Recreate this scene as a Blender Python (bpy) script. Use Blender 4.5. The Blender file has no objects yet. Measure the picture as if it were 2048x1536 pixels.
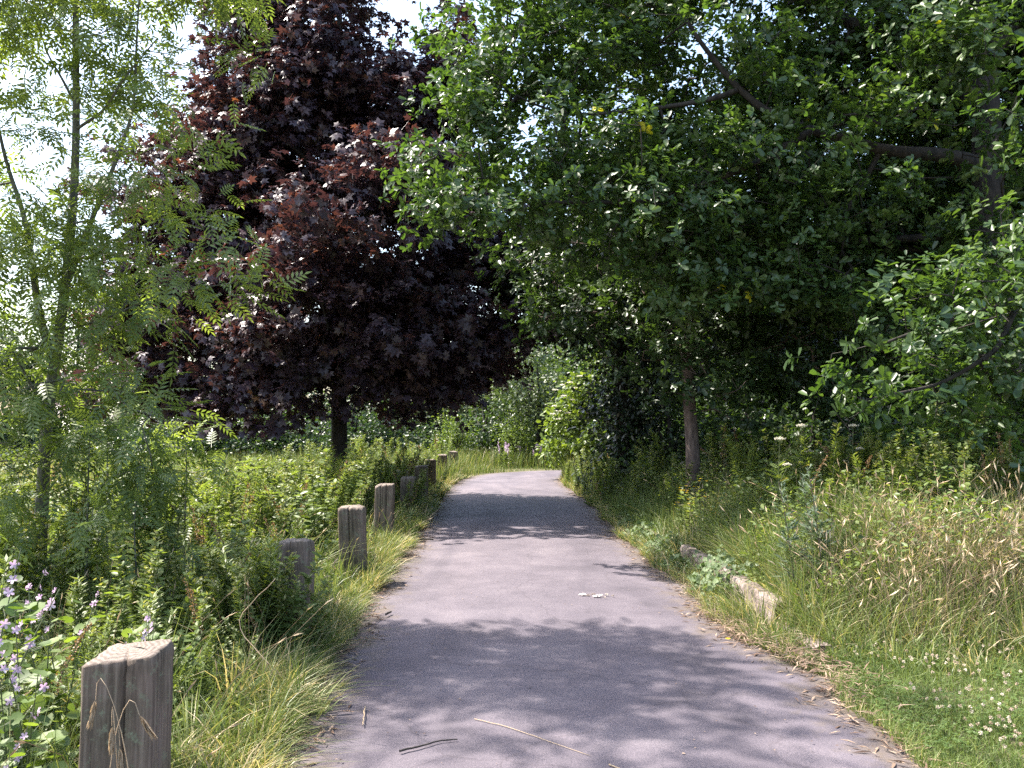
import bpy, math
import numpy as np
from math import radians, sin, cos, pi

# ------------------------------------------------------------------ camera, light, exposure
scene = bpy.context.scene
COL = scene.collection
F = 1700.0 / 2048.0                    # focal length / picture width
PITCH = math.atan(82 / 1700)
cam_d = bpy.data.cameras.new('camera')
cam_d.sensor_width = 36.0
cam_d.lens = 36.0 * F
cam_d.clip_start = 0.05
cam_d.clip_end = 2000
cam = bpy.data.objects.new('camera', cam_d)
cam.location = (0, 0, 1.6)
cam.rotation_euler = (radians(90) + PITCH, 0, 0)
COL.objects.link(cam)
scene.camera = cam

SUN_EL = radians(57)
SUN_AZ = math.atan2(-0.94, 0.34)      # direction towards the sun on the ground, measured from +Y to +X
S = np.array([sin(SUN_AZ) * cos(SUN_EL), cos(SUN_AZ) * cos(SUN_EL), sin(SUN_EL)])
world = bpy.data.worlds.new('World')
scene.world = world
world.use_nodes = True
wn = world.node_tree
bg = wn.nodes['Background']
sky = wn.nodes.new('ShaderNodeTexSky')
sky.sky_type = 'NISHITA'
sky.sun_disc = False
sky.sun_elevation = SUN_EL
sky.sun_rotation = SUN_AZ
sky.air_density = 1.2
sky.dust_density = 3.0
sky.ozone_density = 1.0
wn.links.new(sky.outputs[0], bg.inputs[0])
bg.inputs[1].default_value = 0.15
sun_d = bpy.data.lights.new('sun', 'SUN')
sun_d.energy = 4.6
sun_d.angle = radians(0.53)
sun_d.color = (1.0, 0.93, 0.84)
sun = bpy.data.objects.new('sun', sun_d)
from mathutils import Vector
sun.rotation_euler = Vector(S).to_track_quat('Z', 'Y').to_euler()
sun.location = (-20, -10, 30)
COL.objects.link(sun)
scene.view_settings.view_transform = 'Standard'
scene.view_settings.look = 'None'
scene.view_settings.exposure = 1.72
scene.view_settings.gamma = 1.0
scene.cycles.use_denoising = False
scene.cycles.sample_clamp_indirect = 3.0
scene.cycles.max_bounces = 7
scene.cycles.diffuse_bounces = 3
scene.cycles.glossy_bounces = 2
scene.cycles.transmission_bounces = 4
scene.cycles.transparent_max_bounces = 4

# ------------------------------------------------------------------ helpers
rng = np.random.default_rng(11)
UP = np.array([0, 0, 1.0])


def P(px, py, d):
    """where a point seen at (px, py) of the 2048 px photograph stands when it is d metres ahead"""
    return np.array([(px - 1024) / 1700.0 * d, d, 1.6 + (850 - py) / 1700.0 * d])


def norm(a):
    return a / np.maximum(np.linalg.norm(a, axis=-1, keepdims=True), 1e-9)


def sstep(x, a, b):
    t = np.clip((x - a) / (b - a), 0, 1)
    return t * t * (3 - 2 * t)


def wob(p, s=1.0, ph=0.0):
    """smooth noise in about -1..1"""
    x, y = p[..., 0] * s, p[..., 1] * s
    z = (p[..., 2] * s) if p.shape[-1] > 2 else 0.0
    return (np.sin(1.7 * x + 2.3 * y + 1.1 * z + ph) + np.sin(-2.9 * x + 1.3 * y + 2.2 * z + 1.7 * ph + 1)
            + np.sin(0.9 * x - 3.1 * y + 3.3 * z + 2.1 * ph + 2) + np.sin(4.1 * x + 3.7 * y - 1.9 * z + ph + 4)) / 3.2


def tag(o, label=None, cat=None, group=None, kind=None):
    if label: o['label'] = label
    if cat: o['category'] = cat
    if group: o['group'] = group
    if kind: o['kind'] = kind
    return o


def empty(name, loc=(0, 0, 0), rz=0.0):
    o = bpy.data.objects.new(name, None)
    o.location = tuple(float(v) for v in loc)
    o.rotation_euler = (0, 0, rz)
    o.empty_display_size = 0.2
    COL.objects.link(o)
    return o


def make_mesh(name, V, quads=None, tris=None, rnd=None, smooth=False):
    me = bpy.data.meshes.new(name)
    V = np.asarray(V, dtype=np.float32)
    idx, starts, n = [], [], 0
    if quads is not None and len(quads):
        q = np.asarray(quads, dtype=np.int32)
        idx.append(q.ravel()); starts.append(np.arange(len(q)) * 4); n = len(q) * 4
    if tris is not None and len(tris):
        t = np.asarray(tris, dtype=np.int32)
        idx.append(t.ravel()); starts.append(n + np.arange(len(t)) * 3)
    idx = np.concatenate(idx); starts = np.concatenate(starts).astype(np.int32)
    me.vertices.add(len(V)); me.vertices.foreach_set('co', V.ravel())
    me.loops.add(len(idx)); me.loops.foreach_set('vertex_index', idx)
    me.polygons.add(len(starts)); me.polygons.foreach_set('loop_start', starts)
    if rnd is not None:
        a = me.attributes.new('rnd', 'FLOAT', 'FACE')
        a.data.foreach_set('value', np.asarray(rnd, dtype=np.float32))
    me.update(calc_edges=True)
    if smooth:
        me.polygons.foreach_set('use_smooth', np.ones(len(starts), dtype=bool))
    return me


def obj(name, me, mat, parent=None):
    if mat is not None and not me.materials:
        me.materials.append(mat)
    o = bpy.data.objects.new(name, me)
    if parent is not None:
        o.parent = parent
    COL.objects.link(o)
    return o


class Geo:
    """collects pieces of geometry for one mesh"""
    def __init__(s): s.V, s.Q, s.T, s.rq, s.rt, s.n = [], [], [], [], [], 0

    def add(s, V, Q=None, T=None, rnd=0.5):
        V = np.asarray(V, dtype=np.float64).reshape(-1, 3)
        if Q is not None and len(Q):
            Q = np.asarray(Q); s.Q.append(Q + s.n)
            s.rq.append(np.broadcast_to(np.asarray(rnd, dtype=float), (len(Q),)))
        if T is not None and len(T):
            T = np.asarray(T); s.T.append(T + s.n)
            s.rt.append(np.broadcast_to(np.asarray(rnd, dtype=float), (len(T),)))
        s.V.append(V); s.n += len(V)

    def mesh(s, name, smooth=False):
        Q = np.concatenate(s.Q) if s.Q else None
        T = np.concatenate(s.T) if s.T else None
        r = np.concatenate(([*s.rq] if s.rq else []) + ([*s.rt] if s.rt else []))
        return make_mesh(name, np.concatenate(s.V), Q, T, r, smooth)

    def build(s, name, mat, parent=None, smooth=False):
        return obj(name, s.mesh(name, smooth), mat, parent)


# ---- materials
def mat_new(name):
    m = bpy.data.materials.new(name); m.use_nodes = True
    nt = m.node_tree
    return m, nt, nt.nodes['Principled BSDF'], nt.nodes['Material Output']


def ramp(nt, stops, src=None):
    r = nt.nodes.new('ShaderNodeValToRGB')
    e = r.color_ramp.elements
    while len(e) < len(stops): e.new(0.5)
    for k, (p, c) in enumerate(stops):
        e[k].position = p; e[k].color = (*c, 1)
    if src is not None: nt.links.new(src, r.inputs[0])
    return r


def leaf_mat(name, stops, rough=0.42, trans=0.4, tcol=(1.5, 1.6, 0.5), spec=0.5):
    m, nt, b, out = mat_new(name)
    at = nt.nodes.new('ShaderNodeAttribute'); at.attribute_name = 'rnd'
    r = ramp(nt, stops, at.outputs['Fac'])
    nt.links.new(r.outputs[0], b.inputs['Base Color'])
    b.inputs['Roughness'].default_value = rough
    b.inputs['Specular IOR Level'].default_value = spec
    tr = nt.nodes.new('ShaderNodeBsdfTranslucent')
    mx = nt.nodes.new('ShaderNodeMix'); mx.data_type = 'RGBA'; mx.blend_type = 'MULTIPLY'
    mx.inputs['Factor'].default_value = 1.0
    nt.links.new(r.outputs[0], mx.inputs['A']); mx.inputs['B'].default_value = (*tcol, 1)
    mx.clamp_result = False
    nt.links.new(mx.outputs['Result'], tr.inputs[0])
    ms = nt.nodes.new('ShaderNodeMixShader'); ms.inputs[0].default_value = trans
    nt.links.new(b.outputs[0], ms.inputs[1]); nt.links.new(tr.outputs[0], ms.inputs[2])
    nt.links.new(ms.outputs[0], out.inputs[0])
    return m


def bark_mat(name, c1, c2, scale=18):
    m, nt, b, out = mat_new(name)
    tc = nt.nodes.new('ShaderNodeTexCoord'); mp = nt.nodes.new('ShaderNodeMapping')
    mp.inputs['Scale'].default_value = (1, 1, 0.25)
    nt.links.new(tc.outputs['Object'], mp.inputs[0])
    n = nt.nodes.new('ShaderNodeTexNoise'); n.inputs['Scale'].default_value = scale; n.inputs['Detail'].default_value = 8
    nt.links.new(mp.outputs[0], n.inputs[0])
    r = ramp(nt, [(0.35, c1), (0.65, c2)], n.outputs[0])
    nt.links.new(r.outputs[0], b.inputs['Base Color'])
    b.inputs['Roughness'].default_value = 0.9
    bp = nt.nodes.new('ShaderNodeBump'); bp.inputs['Strength'].default_value = 0.6; bp.inputs['Distance'].default_value = 0.02
    nt.links.new(n.outputs[0], bp.inputs['Height']); nt.links.new(bp.outputs[0], b.inputs['Normal'])
    return m


def G(r, g, b): return (r, g, b)

M = {}
M['maple'] = leaf_mat('purple_leaf', [(0, G(.033, .024, .040)), (.5, G(.055, .036, .050)), (.8, G(.095, .056, .054)), (1, G(.23, .13, .068))], .40, .22, (2.1, 1.2, .75), .55)
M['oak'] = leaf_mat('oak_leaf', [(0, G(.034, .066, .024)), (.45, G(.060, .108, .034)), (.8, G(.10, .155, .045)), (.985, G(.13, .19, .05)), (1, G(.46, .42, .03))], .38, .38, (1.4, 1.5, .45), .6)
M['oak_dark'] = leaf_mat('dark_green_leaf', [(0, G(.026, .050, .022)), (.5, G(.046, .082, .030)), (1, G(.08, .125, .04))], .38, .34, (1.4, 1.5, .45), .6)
M['ash'] = leaf_mat('ash_leaf', [(0, G(.10, .145, .055)), (.5, G(.15, .205, .075)), (1, G(.23, .28, .09))], .40, .46, (1.55, 1.55, .5), .55)
M['elder'] = leaf_mat('elder_leaf', [(0, G(.08, .125, .036)), (.6, G(.14, .20, .05)), (1, G(.21, .28, .06))], .42, .4, (1.4, 1.4, .4), .45)
M['far'] = leaf_mat('far_leaf', [(0, G(.05, .078, .036)), (.5, G(.08, .112, .046)), (1, G(.13, .165, .06))], .42, .3, (1.3, 1.4, .6), .5)
M['weed'] = leaf_mat('weed_leaf', [(0, G(.075, .118, .040)), (.5, G(.135, .188, .058)), (.93, G(.22, .27, .085)), (1, G(.32, .28, .16))], .45, .4, (1.35, 1.35, .45), .45)
M['mugwort'] = leaf_mat('mugwort_leaf', [(0, G(.06, .085, .055)), (.5, G(.09, .125, .08)), (1, G(.15, .19, .13))], .55, .3, (1.2, 1.4, .7), .3)
M['mallow'] = leaf_mat('mallow_leaf', [(0, G(.07, .12, .035)), (.5, G(.12, .18, .05)), (1, G(.19, .26, .08))], .5, .42, (1.4, 1.4, .4), .4)
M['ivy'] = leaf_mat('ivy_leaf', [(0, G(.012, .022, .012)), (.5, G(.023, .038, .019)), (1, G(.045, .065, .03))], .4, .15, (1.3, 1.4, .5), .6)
M['bindweed'] = leaf_mat('bramble_leaf', [(0, G(.065, .105, .04)), (.5, G(.105, .155, .06)), (1, G(.17, .23, .10))], .6, .32, (1.25, 1.35, .5), .55)
M['grass'] = leaf_mat('grass_blade', [(0, G(.075, .115, .036)), (.4, G(.13, .18, .055)), (.7, G(.21, .245, .085)), (.86, G(.38, .33, .18)), (1, G(.60, .48, .32))], .45, .36, (1.25, 1.25, .6), .4)
M['lawn'] = leaf_mat('lawn_blade', [(0, G(.085, .13, .04)), (.6, G(.15, .205, .06)), (.9, G(.24, .28, .085)), (1, G(.42, .35, .2))], .5, .36, (1.25, 1.25, .6), .35)
M['straw'] = leaf_mat('dry_stalk', [(0, G(.30, .22, .14)), (.5, G(.48, .37, .25)), (1, G(.66, .54, .39))], .6, .25, (1.1, 1.0, .8), .3)
M['lilac'] = leaf_mat('lilac_petal', [(0, G(.44, .30, .46)), (.5, G(.60, .46, .60)), (1, G(.78, .68, .76))], .5, .4, (1.1, 1, 1.1), .3)
M['white'] = leaf_mat('cream_petal', [(0, G(.55, .50, .38)), (.6, G(.75, .70, .58)), (1, G(.85, .82, .75))], .6, .3, (1, 1, .9), .3)
M['clover'] = leaf_mat('clover_flower', [(0, G(.40, .30, .22)), (.6, G(.62, .53, .43)), (1, G(.75, .68, .58))], .6, .3, (1, 1, .9), .2)
M['dock'] = leaf_mat('dock_leaf', [(0, G(.07, .12, .035)), (.6, G(.14, .20, .06)), (.9, G(.20, .24, .08)), (.93, G(.22, .13, .07)), (1, G(.36, .20, .12))], .5, .3, (1.3, 1.3, .5), .4)
M['tissue'] = leaf_mat('tissue', [(0, G(.10, .075, .06)), (.5, G(.42, .36, .31)), (1, G(.78, .73, .70))], .8, .1, (1, 1, 1), .2)
M['yellow'] = leaf_mat('yellow_petal', [(0, G(.75, .50, .02)), (1, G(.85, .68, .05))], .5, .3, (1, 1, .6), .3)
M['stem'] = leaf_mat('green_stem', [(0, G(.06, .08, .035)), (1, G(.13, .15, .06))], .6, .0)
M['stem_dark'] = leaf_mat('dark_stem', [(0, G(.05, .04, .035)), (1, G(.10, .07, .05))], .6, .0)
M['litter'] = leaf_mat('dry_litter', [(0, G(.05, .033, .026)), (.5, G(.17, .11, .078)), (1, G(.40, .30, .22))], .7, .1, (1, 1, 1), .2)
M['bark'] = bark_mat('bark', (.013, .011, .010), (.045, .036, .030))
M['bark_ash'] = bark_mat('ash_bark', (.06, .058, .045), (.15, .145, .115), 26)
M['bark_pale'] = bark_mat('pale_bark', (.075, .052, .046), (.18, .13, .112), 22)

# ------------------------------------------------------------------ outlines of the path, terrain
LEFT = np.array([(-1.45, -6), (-1.25, 0), (-1.12, 4), (-1.25, 6.5), (-1.33, 9), (-1.35, 12), (-1.5, 17), (-1.62, 22), (-1.45, 25), (-.85, 27.8), (.6, 29.6), (3.5, 30.8), (9, 31.5)], float)
RIGHT = np.array([(2.5, -6), (2.1, 0), (1.93, 4), (1.97, 5.4), (1.68, 6.3), (1.70, 8), (1.58, 12), (1.62, 17), (1.40, 23), (1.50, 25.4), (2.2, 27.0), (4, 27.9), (9, 28.4)], float)


def resample(p, n, yfun=None):
    # Catmull-Rom like smoothing by cumulative length
    t = np.concatenate([[0], np.cumsum(np.linalg.norm(np.diff(p, axis=0), axis=1))])
    tt = np.linspace(0, t[-1], n)
    q = np.stack([np.interp(tt, t, p[:, k]) for k in range(p.shape[1])], 1)
    for _ in range(3):
        q[1:-1] = (q[:-2] + 2 * q[1:-1] + q[2:]) / 4
    return q


NP = 700
Lp, Rp = resample(LEFT, NP), resample(RIGHT, NP)
ss = np.arange(NP) * 0.055
Lp[:, 0] += .035 * np.sin(ss * 3.1) + .03 * np.sin(ss * 7.7 + 1) + rng.normal(0, .010, NP)
Rp[:, 0] += .035 * np.sin(ss * 2.7 + 2) + .03 * np.sin(ss * 8.3) + rng.normal(0, .010, NP)


def left_edge(y): return np.interp(y, Lp[:, 1], Lp[:, 0])
def right_edge(y): return np.interp(y, Rp[:, 1], Rp[:, 0])


def on_path(x, y, m=0.0):
    yy = np.clip(y, -6, 27.0)
    a = (x > left_edge(yy) + m) & (x < right_edge(yy) - m) & (y < 27.0)
    # the bend
    lo = np.interp(x, [1.4, 2.2, 4, 9], [26.4, 27.0, 27.9, 28.4])
    hi = np.interp(x, [-1.2, -.85, .6, 3.5, 9], [26.8, 27.8, 29.6, 30.8, 31.5])
    b = (x > -1.2) & (y >= 26.4) & (y > np.where(x < 1.4, 26.4, lo)) & (y < hi - m)
    return a | b


def terrain(x, y):
    x = np.asarray(x, float); y = np.asarray(y, float)
    bank = 0.42 * sstep(x, 1.98, 3.4) * sstep(y, 5.6, 8.0) * (1 - .5 * sstep(y, 16, 24))
    bank = bank + .10 * sstep(x, 2.03, 2.15) * sstep(y, 6.2, 7.2) * (1 - sstep(y, 9.8, 11))
    left = -0.06 * sstep(-x, 1.6, 4)
    r = np.hypot(x, y)
    wobble = 0.05 * np.sin(x * .7 + 1) * np.sin(y * .5) * (sstep(np.abs(x), 2.2, 4))
    return bank + left + wobble


# ground sheet: fine near, coarse to the horizon
def axis(fine_lo, fine_hi, step, far):
    a = np.arange(fine_lo, fine_hi + 1e-6, step)
    g = np.geomspace(1, far, 16)
    return np.concatenate([fine_lo - g[::-1], a, fine_hi + g])


gx, gy = axis(-12, 12, .12, 900), axis(-6, 36, .15, 900)
X, Y = np.meshgrid(gx, gy)
Z = terrain(X, Y)
Z = np.where((X > -1.7) & (X < 2.1) & (Y < 33), Z * 0 , Z)
V = np.stack([X, Y, Z], -1).reshape(-1, 3)
nx, ny = len(gx), len(gy)
i = np.arange((nx - 1) * (ny - 1)); r_, c_ = i // (nx - 1), i % (nx - 1); k = r_ * nx + c_
ground = make_mesh('ground', V, np.stack([k, k + 1, k + nx + 1, k + nx], 1), smooth=True)
m, nt, b, out = mat_new('ground_soil')
tc = nt.nodes.new('ShaderNodeTexCoord')
n1 = nt.nodes.new('ShaderNodeTexNoise'); n1.inputs['Scale'].default_value = 0.35; n1.inputs['Detail'].default_value = 6
n2 = nt.nodes.new('ShaderNodeTexNoise'); n2.inputs['Scale'].default_value = 22; n2.inputs['Detail'].default_value = 8
nt.links.new(tc.outputs['Object'], n1.inputs[0]); nt.links.new(tc.outputs['Object'], n2.inputs[0])
ra = ramp(nt, [(0.35, (.07, .065, .03)), (.62, (.13, .11, .06))], n2.outputs[0])
rb = ramp(nt, [(0.3, (.06, .09, .03)), (.7, (.14, .14, .06))], n1.outputs[0])
sep = nt.nodes.new('ShaderNodeSeparateXYZ'); nt.links.new(tc.outputs['Object'], sep.inputs[0])
mr = nt.nodes.new('ShaderNodeMapRange'); mr.inputs[1].default_value = 26; mr.inputs[2].default_value = 40
nt.links.new(sep.outputs[1], mr.inputs[0])
mx = nt.nodes.new('ShaderNodeMix'); mx.data_type = 'RGBA'
nt.links.new(mr.outputs[0], mx.inputs['Factor']); nt.links.new(ra.outputs[0], mx.inputs['A']); nt.links.new(rb.outputs[0], mx.inputs['B'])
nt.links.new(mx.outputs['Result'], b.inputs['Base Color']); b.inputs['Roughness'].default_value = .95
bp = nt.nodes.new('ShaderNodeBump'); bp.inputs['Distance'].default_value = .03
nt.links.new(n2.outputs[0], bp.inputs['Height']); nt.links.new(bp.outputs[0], b.inputs['Normal'])
tag(obj('ground', ground, m), kind='structure')

# path sheet
NC = 14
t = np.linspace(0, 1, NC)[None, :, None]
PV = Lp[:, None, :] * (1 - t) + Rp[:, None, :] * t
crownz = 0.012 + 0.02 * (1 - (2 * np.linspace(0, 1, NC) - 1) ** 2)
PV = np.concatenate([PV, np.broadcast_to(crownz[None, :, None], (NP, NC, 1))], 2).reshape(-1, 3)
i = np.arange((NP - 1) * (NC - 1)); r_, c_ = i // (NC - 1), i % (NC - 1); k = r_ * NC + c_
pm = make_mesh('path', PV, np.stack([k, k + 1, k + NC + 1, k + NC], 1), smooth=True)
ed = pm.attributes.new('edge', 'FLOAT', 'POINT')
uu = np.linspace(0, 1, NC); ev = np.minimum(uu, 1 - uu) * 3.0
ed.data.foreach_set('value', np.broadcast_to(ev[None], (NP, NC)).astype(np.float32).ravel())
m, nt, b, out = mat_new('asphalt')
tc = nt.nodes.new('ShaderNodeTexCoord')
nf = nt.nodes.new('ShaderNodeTexNoise'); nf.inputs['Scale'].default_value = 110; nf.inputs['Detail'].default_value = 6; nf.inputs['Roughness'].default_value = .75
nm = nt.nodes.new('ShaderNodeTexNoise'); nm.inputs['Scale'].default_value = 1.3; nm.inputs['Detail'].default_value = 7; nm.inputs['Roughness'].default_value = .65
ns = nt.nodes.new('ShaderNodeTexVoronoi'); ns.inputs['Scale'].default_value = 60
for q in (nf, nm, ns): nt.links.new(tc.outputs['Object'], q.inputs['Vector'])
r1 = ramp(nt, [(.34, (.079, .067, .081)), (.50, (.105, .089, .106)), (.64, (.131, .112, .128))], nm.outputs[0])
r2 = ramp(nt, [(.34, (.66, .66, .68)), (.5, (1, 1, 1)), (.66, (1.34, 1.31, 1.28))], nf.outputs[0])
mx = nt.nodes.new('ShaderNodeMix'); mx.data_type = 'RGBA'; mx.blend_type = 'MULTIPLY'; mx.inputs['Factor'].default_value = 1
nt.links.new(r1.outputs[0], mx.inputs['A']); nt.links.new(r2.outputs[0], mx.inputs['B'])
# scattered dark and pale aggregate
r3 = ramp(nt, [(.0, (.55, .55, .6)), (.16, (1, 1, 1))], ns.outputs['Distance'])
mx2 = nt.nodes.new('ShaderNodeMix'); mx2.data_type = 'RGBA'; mx2.blend_type = 'MULTIPLY'; mx2.inputs['Factor'].default_value = .8
nt.links.new(mx.outputs['Result'], mx2.inputs['A']); nt.links.new(r3.outputs[0], mx2.inputs['B'])
# worn tracks, stains and fine cracks
nst = nt.nodes.new('ShaderNodeTexNoise'); nst.inputs['Scale'].default_value = .55; nst.inputs['Detail'].default_value = 4; nst.inputs['Distortion'].default_value = 1.2
mpp = nt.nodes.new('ShaderNodeMapping'); mpp.inputs['Scale'].default_value = (1.6, .35, 1); nt.links.new(tc.outputs['Object'], mpp.inputs[0]); nt.links.new(mpp.outputs[0], nst.inputs['Vector'])
rs = ramp(nt, [(.36, (.80, .80, .82)), (.5, (1, 1, 1)), (.64, (1.14, 1.13, 1.10))], nst.outputs[0])
mx3 = nt.nodes.new('ShaderNodeMix'); mx3.data_type = 'RGBA'; mx3.blend_type = 'MULTIPLY'; mx3.inputs['Factor'].default_value = 1
nt.links.new(mx2.outputs['Result'], mx3.inputs['A']); nt.links.new(rs.outputs[0], mx3.inputs['B'])
nw = nt.nodes.new('ShaderNodeTexNoise'); nw.inputs['Scale'].default_value = 2.2; nw.inputs['Detail'].default_value = 5; nt.links.new(tc.outputs['Object'], nw.inputs['Vector'])
vm = nt.nodes.new('ShaderNodeMix'); vm.data_type = 'RGBA'; vm.inputs['Factor'].default_value = .25; nt.links.new(tc.outputs['Object'], vm.inputs['A']); nt.links.new(nw.outputs['Color'], vm.inputs['B'])
vc = nt.nodes.new('ShaderNodeTexVoronoi'); vc.feature = 'DISTANCE_TO_EDGE'; vc.inputs['Scale'].default_value = .95; nt.links.new(vm.outputs['Result'], vc.inputs['Vector'])
rc = ramp(nt, [(.0, (.62, .60, .60)), (.007, (1, 1, 1))], vc.outputs['Distance'])
mc = nt.nodes.new('ShaderNodeMix'); mc.data_type = 'RGBA'; mc.blend_type = 'MULTIPLY'; mc.inputs['Factor'].default_value = .55
nt.links.new(mx3.outputs['Result'], mc.inputs['A']); nt.links.new(rc.outputs[0], mc.inputs['B'])
ae = nt.nodes.new('ShaderNodeAttribute'); ae.attribute_name = 'edge'
ne = nt.nodes.new('ShaderNodeTexNoise'); ne.inputs['Scale'].default_value = 6; ne.inputs['Detail'].default_value = 8; ne.inputs['Roughness'].default_value = .7; nt.links.new(tc.outputs['Object'], ne.inputs['Vector'])
ma = nt.nodes.new('ShaderNodeMath'); ma.operation = 'MULTIPLY_ADD'; ma.inputs[1].default_value = -2.6; ma.inputs[2].default_value = 1.0; nt.links.new(ae.outputs['Fac'], ma.inputs[0])
mb_ = nt.nodes.new('ShaderNodeMath'); mb_.operation = 'MULTIPLY_ADD'; mb_.inputs[1].default_value = 3.0; mb_.inputs[2].default_value = -1.65; nt.links.new(ne.outputs[0], mb_.inputs[0])
md = nt.nodes.new('ShaderNodeMath'); md.operation = 'ADD'; md.use_clamp = True; nt.links.new(ma.outputs[0], md.inputs[0]); nt.links.new(mb_.outputs[0], md.inputs[1])
me_ = nt.nodes.new('ShaderNodeMix'); me_.data_type = 'RGBA'; nt.links.new(md.outputs[0], me_.inputs['Factor']); nt.links.new(mc.outputs['Result'], me_.inputs['A']); me_.inputs['B'].default_value = (.11, .085, .065, 1)
nt.links.new(me_.outputs['Result'], b.inputs['Base Color'])
b.inputs['Roughness'].default_value = .82
bp = nt.nodes.new('ShaderNodeBump'); bp.inputs['Distance'].default_value = .006; bp.inputs['Strength'].default_value = .7
nt.links.new(nf.outputs[0], bp.inputs['Height']); nt.links.new(bp.outputs[0], b.inputs['Normal'])
tag(obj('path', pm, m), kind='structure')

# ------------------------------------------------------------------ leaves, twigs and stems
def T_oval(w=.28, tip=.25, fold=.06, wide=.45):
    V = np.array([(0, 0, 0), (w * .8, wide * .6, fold), (w, wide + .25, fold), (0, 1, -.05), (-w, wide + .25, fold), (-w * .8, wide * .6, fold)])
    return V, np.array([(0, 1, 2, 3), (0, 3, 4, 5)])


def T_kite(w=.16, wide=.45):
    return np.array([(0, 0, 0), (w, wide, .03), (0, 1, -.06), (-w, wide, .03)]), np.array([(0, 1, 2, 3)])


def T_palm(lobes=5):
    V, Q = [(0, 0, 0)], []
    an = {5: [-115, -55, 0, 55, 115]}[lobes]
    ln = [.42, .62, .72, .62, .42]
    c = (0, .32)
    V[0] = (c[0], c[1], .0)
    for a, l in zip(an, ln):
        a = radians(a); d = (sin(a), cos(a)); s = (cos(a), -sin(a)); n = len(V)
        for (f, w) in ((.45, .17), (1, 0), (.45, -.17)):
            V.append((c[0] + d[0] * l * f + s[0] * w, c[1] + d[1] * l * f + s[1] * w, .05 if f < 1 else -.08))
        Q.append((0, n, n + 1, n + 2))
    n = len(V); V += [(-.012, 0, 0), (.012, 0, 0), (.012, .32, 0), (-.012, .32, 0)]; Q.append((n, n + 1, n + 2, n + 3))
    return np.array(V), np.array(Q)


def T_pinnate(pairs=5, w=.042, ll=.30):
    V, Q = [], []
    def kite(p, d, l):
        s = np.array([d[1], -d[0], 0]) * w; n = len(V); d = np.array(d)
        V.extend([p, p + d * l * .42 + s + (0, 0, .01), p + d * l + (0, 0, -.045), p + d * l * .42 - s + (0, 0, .01)]); Q.append((n, n + 1, n + 2, n + 3))
    for k in range(pairs):
        y = .22 + .7 * k / pairs
        for sd in (-1, 1):
            a = radians(62 - 4 * k)
            kite(np.array((0, y, -.10 * y * y)), (sd * sin(a), cos(a), 0), ll * (1 - .12 * abs(k - 2)))
    kite(np.array((0, .88, -.08)), (0, 1, 0), ll)
    n = len(V); V.extend([(-.006, 0, 0), (.006, 0, 0), (.004, .9, -.08), (-.004, .9, -.08)]); Q.append((n, n + 1, n + 2, n + 3))
    return np.array(V, float), np.array(Q)


def T_round(n=7, r=.5):
    """lobed round leaf, a fan of quads about its centre"""
    V, Q = [(0, .42, -.04)], []
    m_ = 2 * n
    for k in range(m_ + 1):
        a = radians(-155 + 310 * k / m_); rr = r * (1 if k % 2 else .86)
        V.append((sin(a) * rr, .42 + cos(a) * rr, .05))
    for k in range(0, m_, 2): Q.append((0, k + 1, k + 2, k + 3))
    return np.array(V), np.array(Q)


def place(geo, T, pos, D, N, s, rnd, stretch=None):
    TV, TQ = T
    D = norm(D); Xv = norm(np.cross(D, N)); N2 = np.cross(Xv, D)
    s = np.broadcast_to(np.asarray(s, float), (len(pos),))[:, None, None]
    W = pos[:, None, :] + s * (TV[None, :, 0:1] * Xv[:, None, :] + TV[None, :, 1:2] * D[:, None, :] + TV[None, :, 2:3] * N2[:, None, :])
    nV = len(TV)
    Q = TQ[None] + (np.arange(len(pos)) * nV)[:, None, None]
    geo.add(W.reshape(-1, 3), Q.reshape(-1, 4), rnd=np.repeat(rnd, len(TQ)))


def tube(geo, pts, rad, sides=8, rnd=.5, cap=False):
    pts = np.asarray(pts, float); rad = np.broadcast_to(np.asarray(rad, float), (len(pts),))
    d = norm(np.gradient(pts, axis=0))
    ref = np.array([0, 1.0, .03]) if abs(d[0][1]) < .9 else np.array([1.0, 0, 0])
    a = norm(np.cross(d, ref)); b_ = np.cross(d, a)
    an = np.linspace(0, 2 * pi, sides, endpoint=False)
    W = pts[:, None, :] + rad[:, None, None] * (np.cos(an)[None, :, None] * a[:, None, :] + np.sin(an)[None, :, None] * b_[:, None, :])
    n = len(pts); Q = []
    for i_ in range(n - 1):
        for j in range(sides):
            j2 = (j + 1) % sides
            Q.append((i_ * sides + j, i_ * sides + j2, (i_ + 1) * sides + j2, (i_ + 1) * sides + j))
    W = W.reshape(-1, 3)
    T = None
    if cap:
        W = np.concatenate([W, pts[-1:]]); c = len(W) - 1
        T = [((n - 1) * sides + j, (n - 1) * sides + (j + 1) % sides, c) for j in range(sides)]
    geo.add(W, Q, T, rnd=rnd)


def segs(geo, A, B, ra_, rb_, sides=4):
    """many short tapered sticks at once"""
    d = norm(B - A); ref = np.where(np.abs(d[:, 2:3]) < .8, UP, np.array([1.0, 0, 0]))
    a = norm(np.cross(d, ref)); b_ = np.cross(d, a)
    an = np.linspace(0, 2 * pi, sides, endpoint=False)
    ring = np.cos(an)[None, :, None] * a[:, None, :] + np.sin(an)[None, :, None] * b_[:, None, :]
    W = np.concatenate([A[:, None] + ring * ra_[:, None, None], B[:, None] + ring * rb_[:, None, None]], 1)
    Q = np.array([(j, (j + 1) % sides, sides + (j + 1) % sides, sides + j) for j in range(sides)])
    Q = Q[None] + (np.arange(len(A)) * 2 * sides)[:, None, None]
    geo.add(W.reshape(-1, 3), Q.reshape(-1, 4), rnd=.0)


def smooth_line(pts, n=24):
    return resample(np.asarray(pts, float), n)


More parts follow.
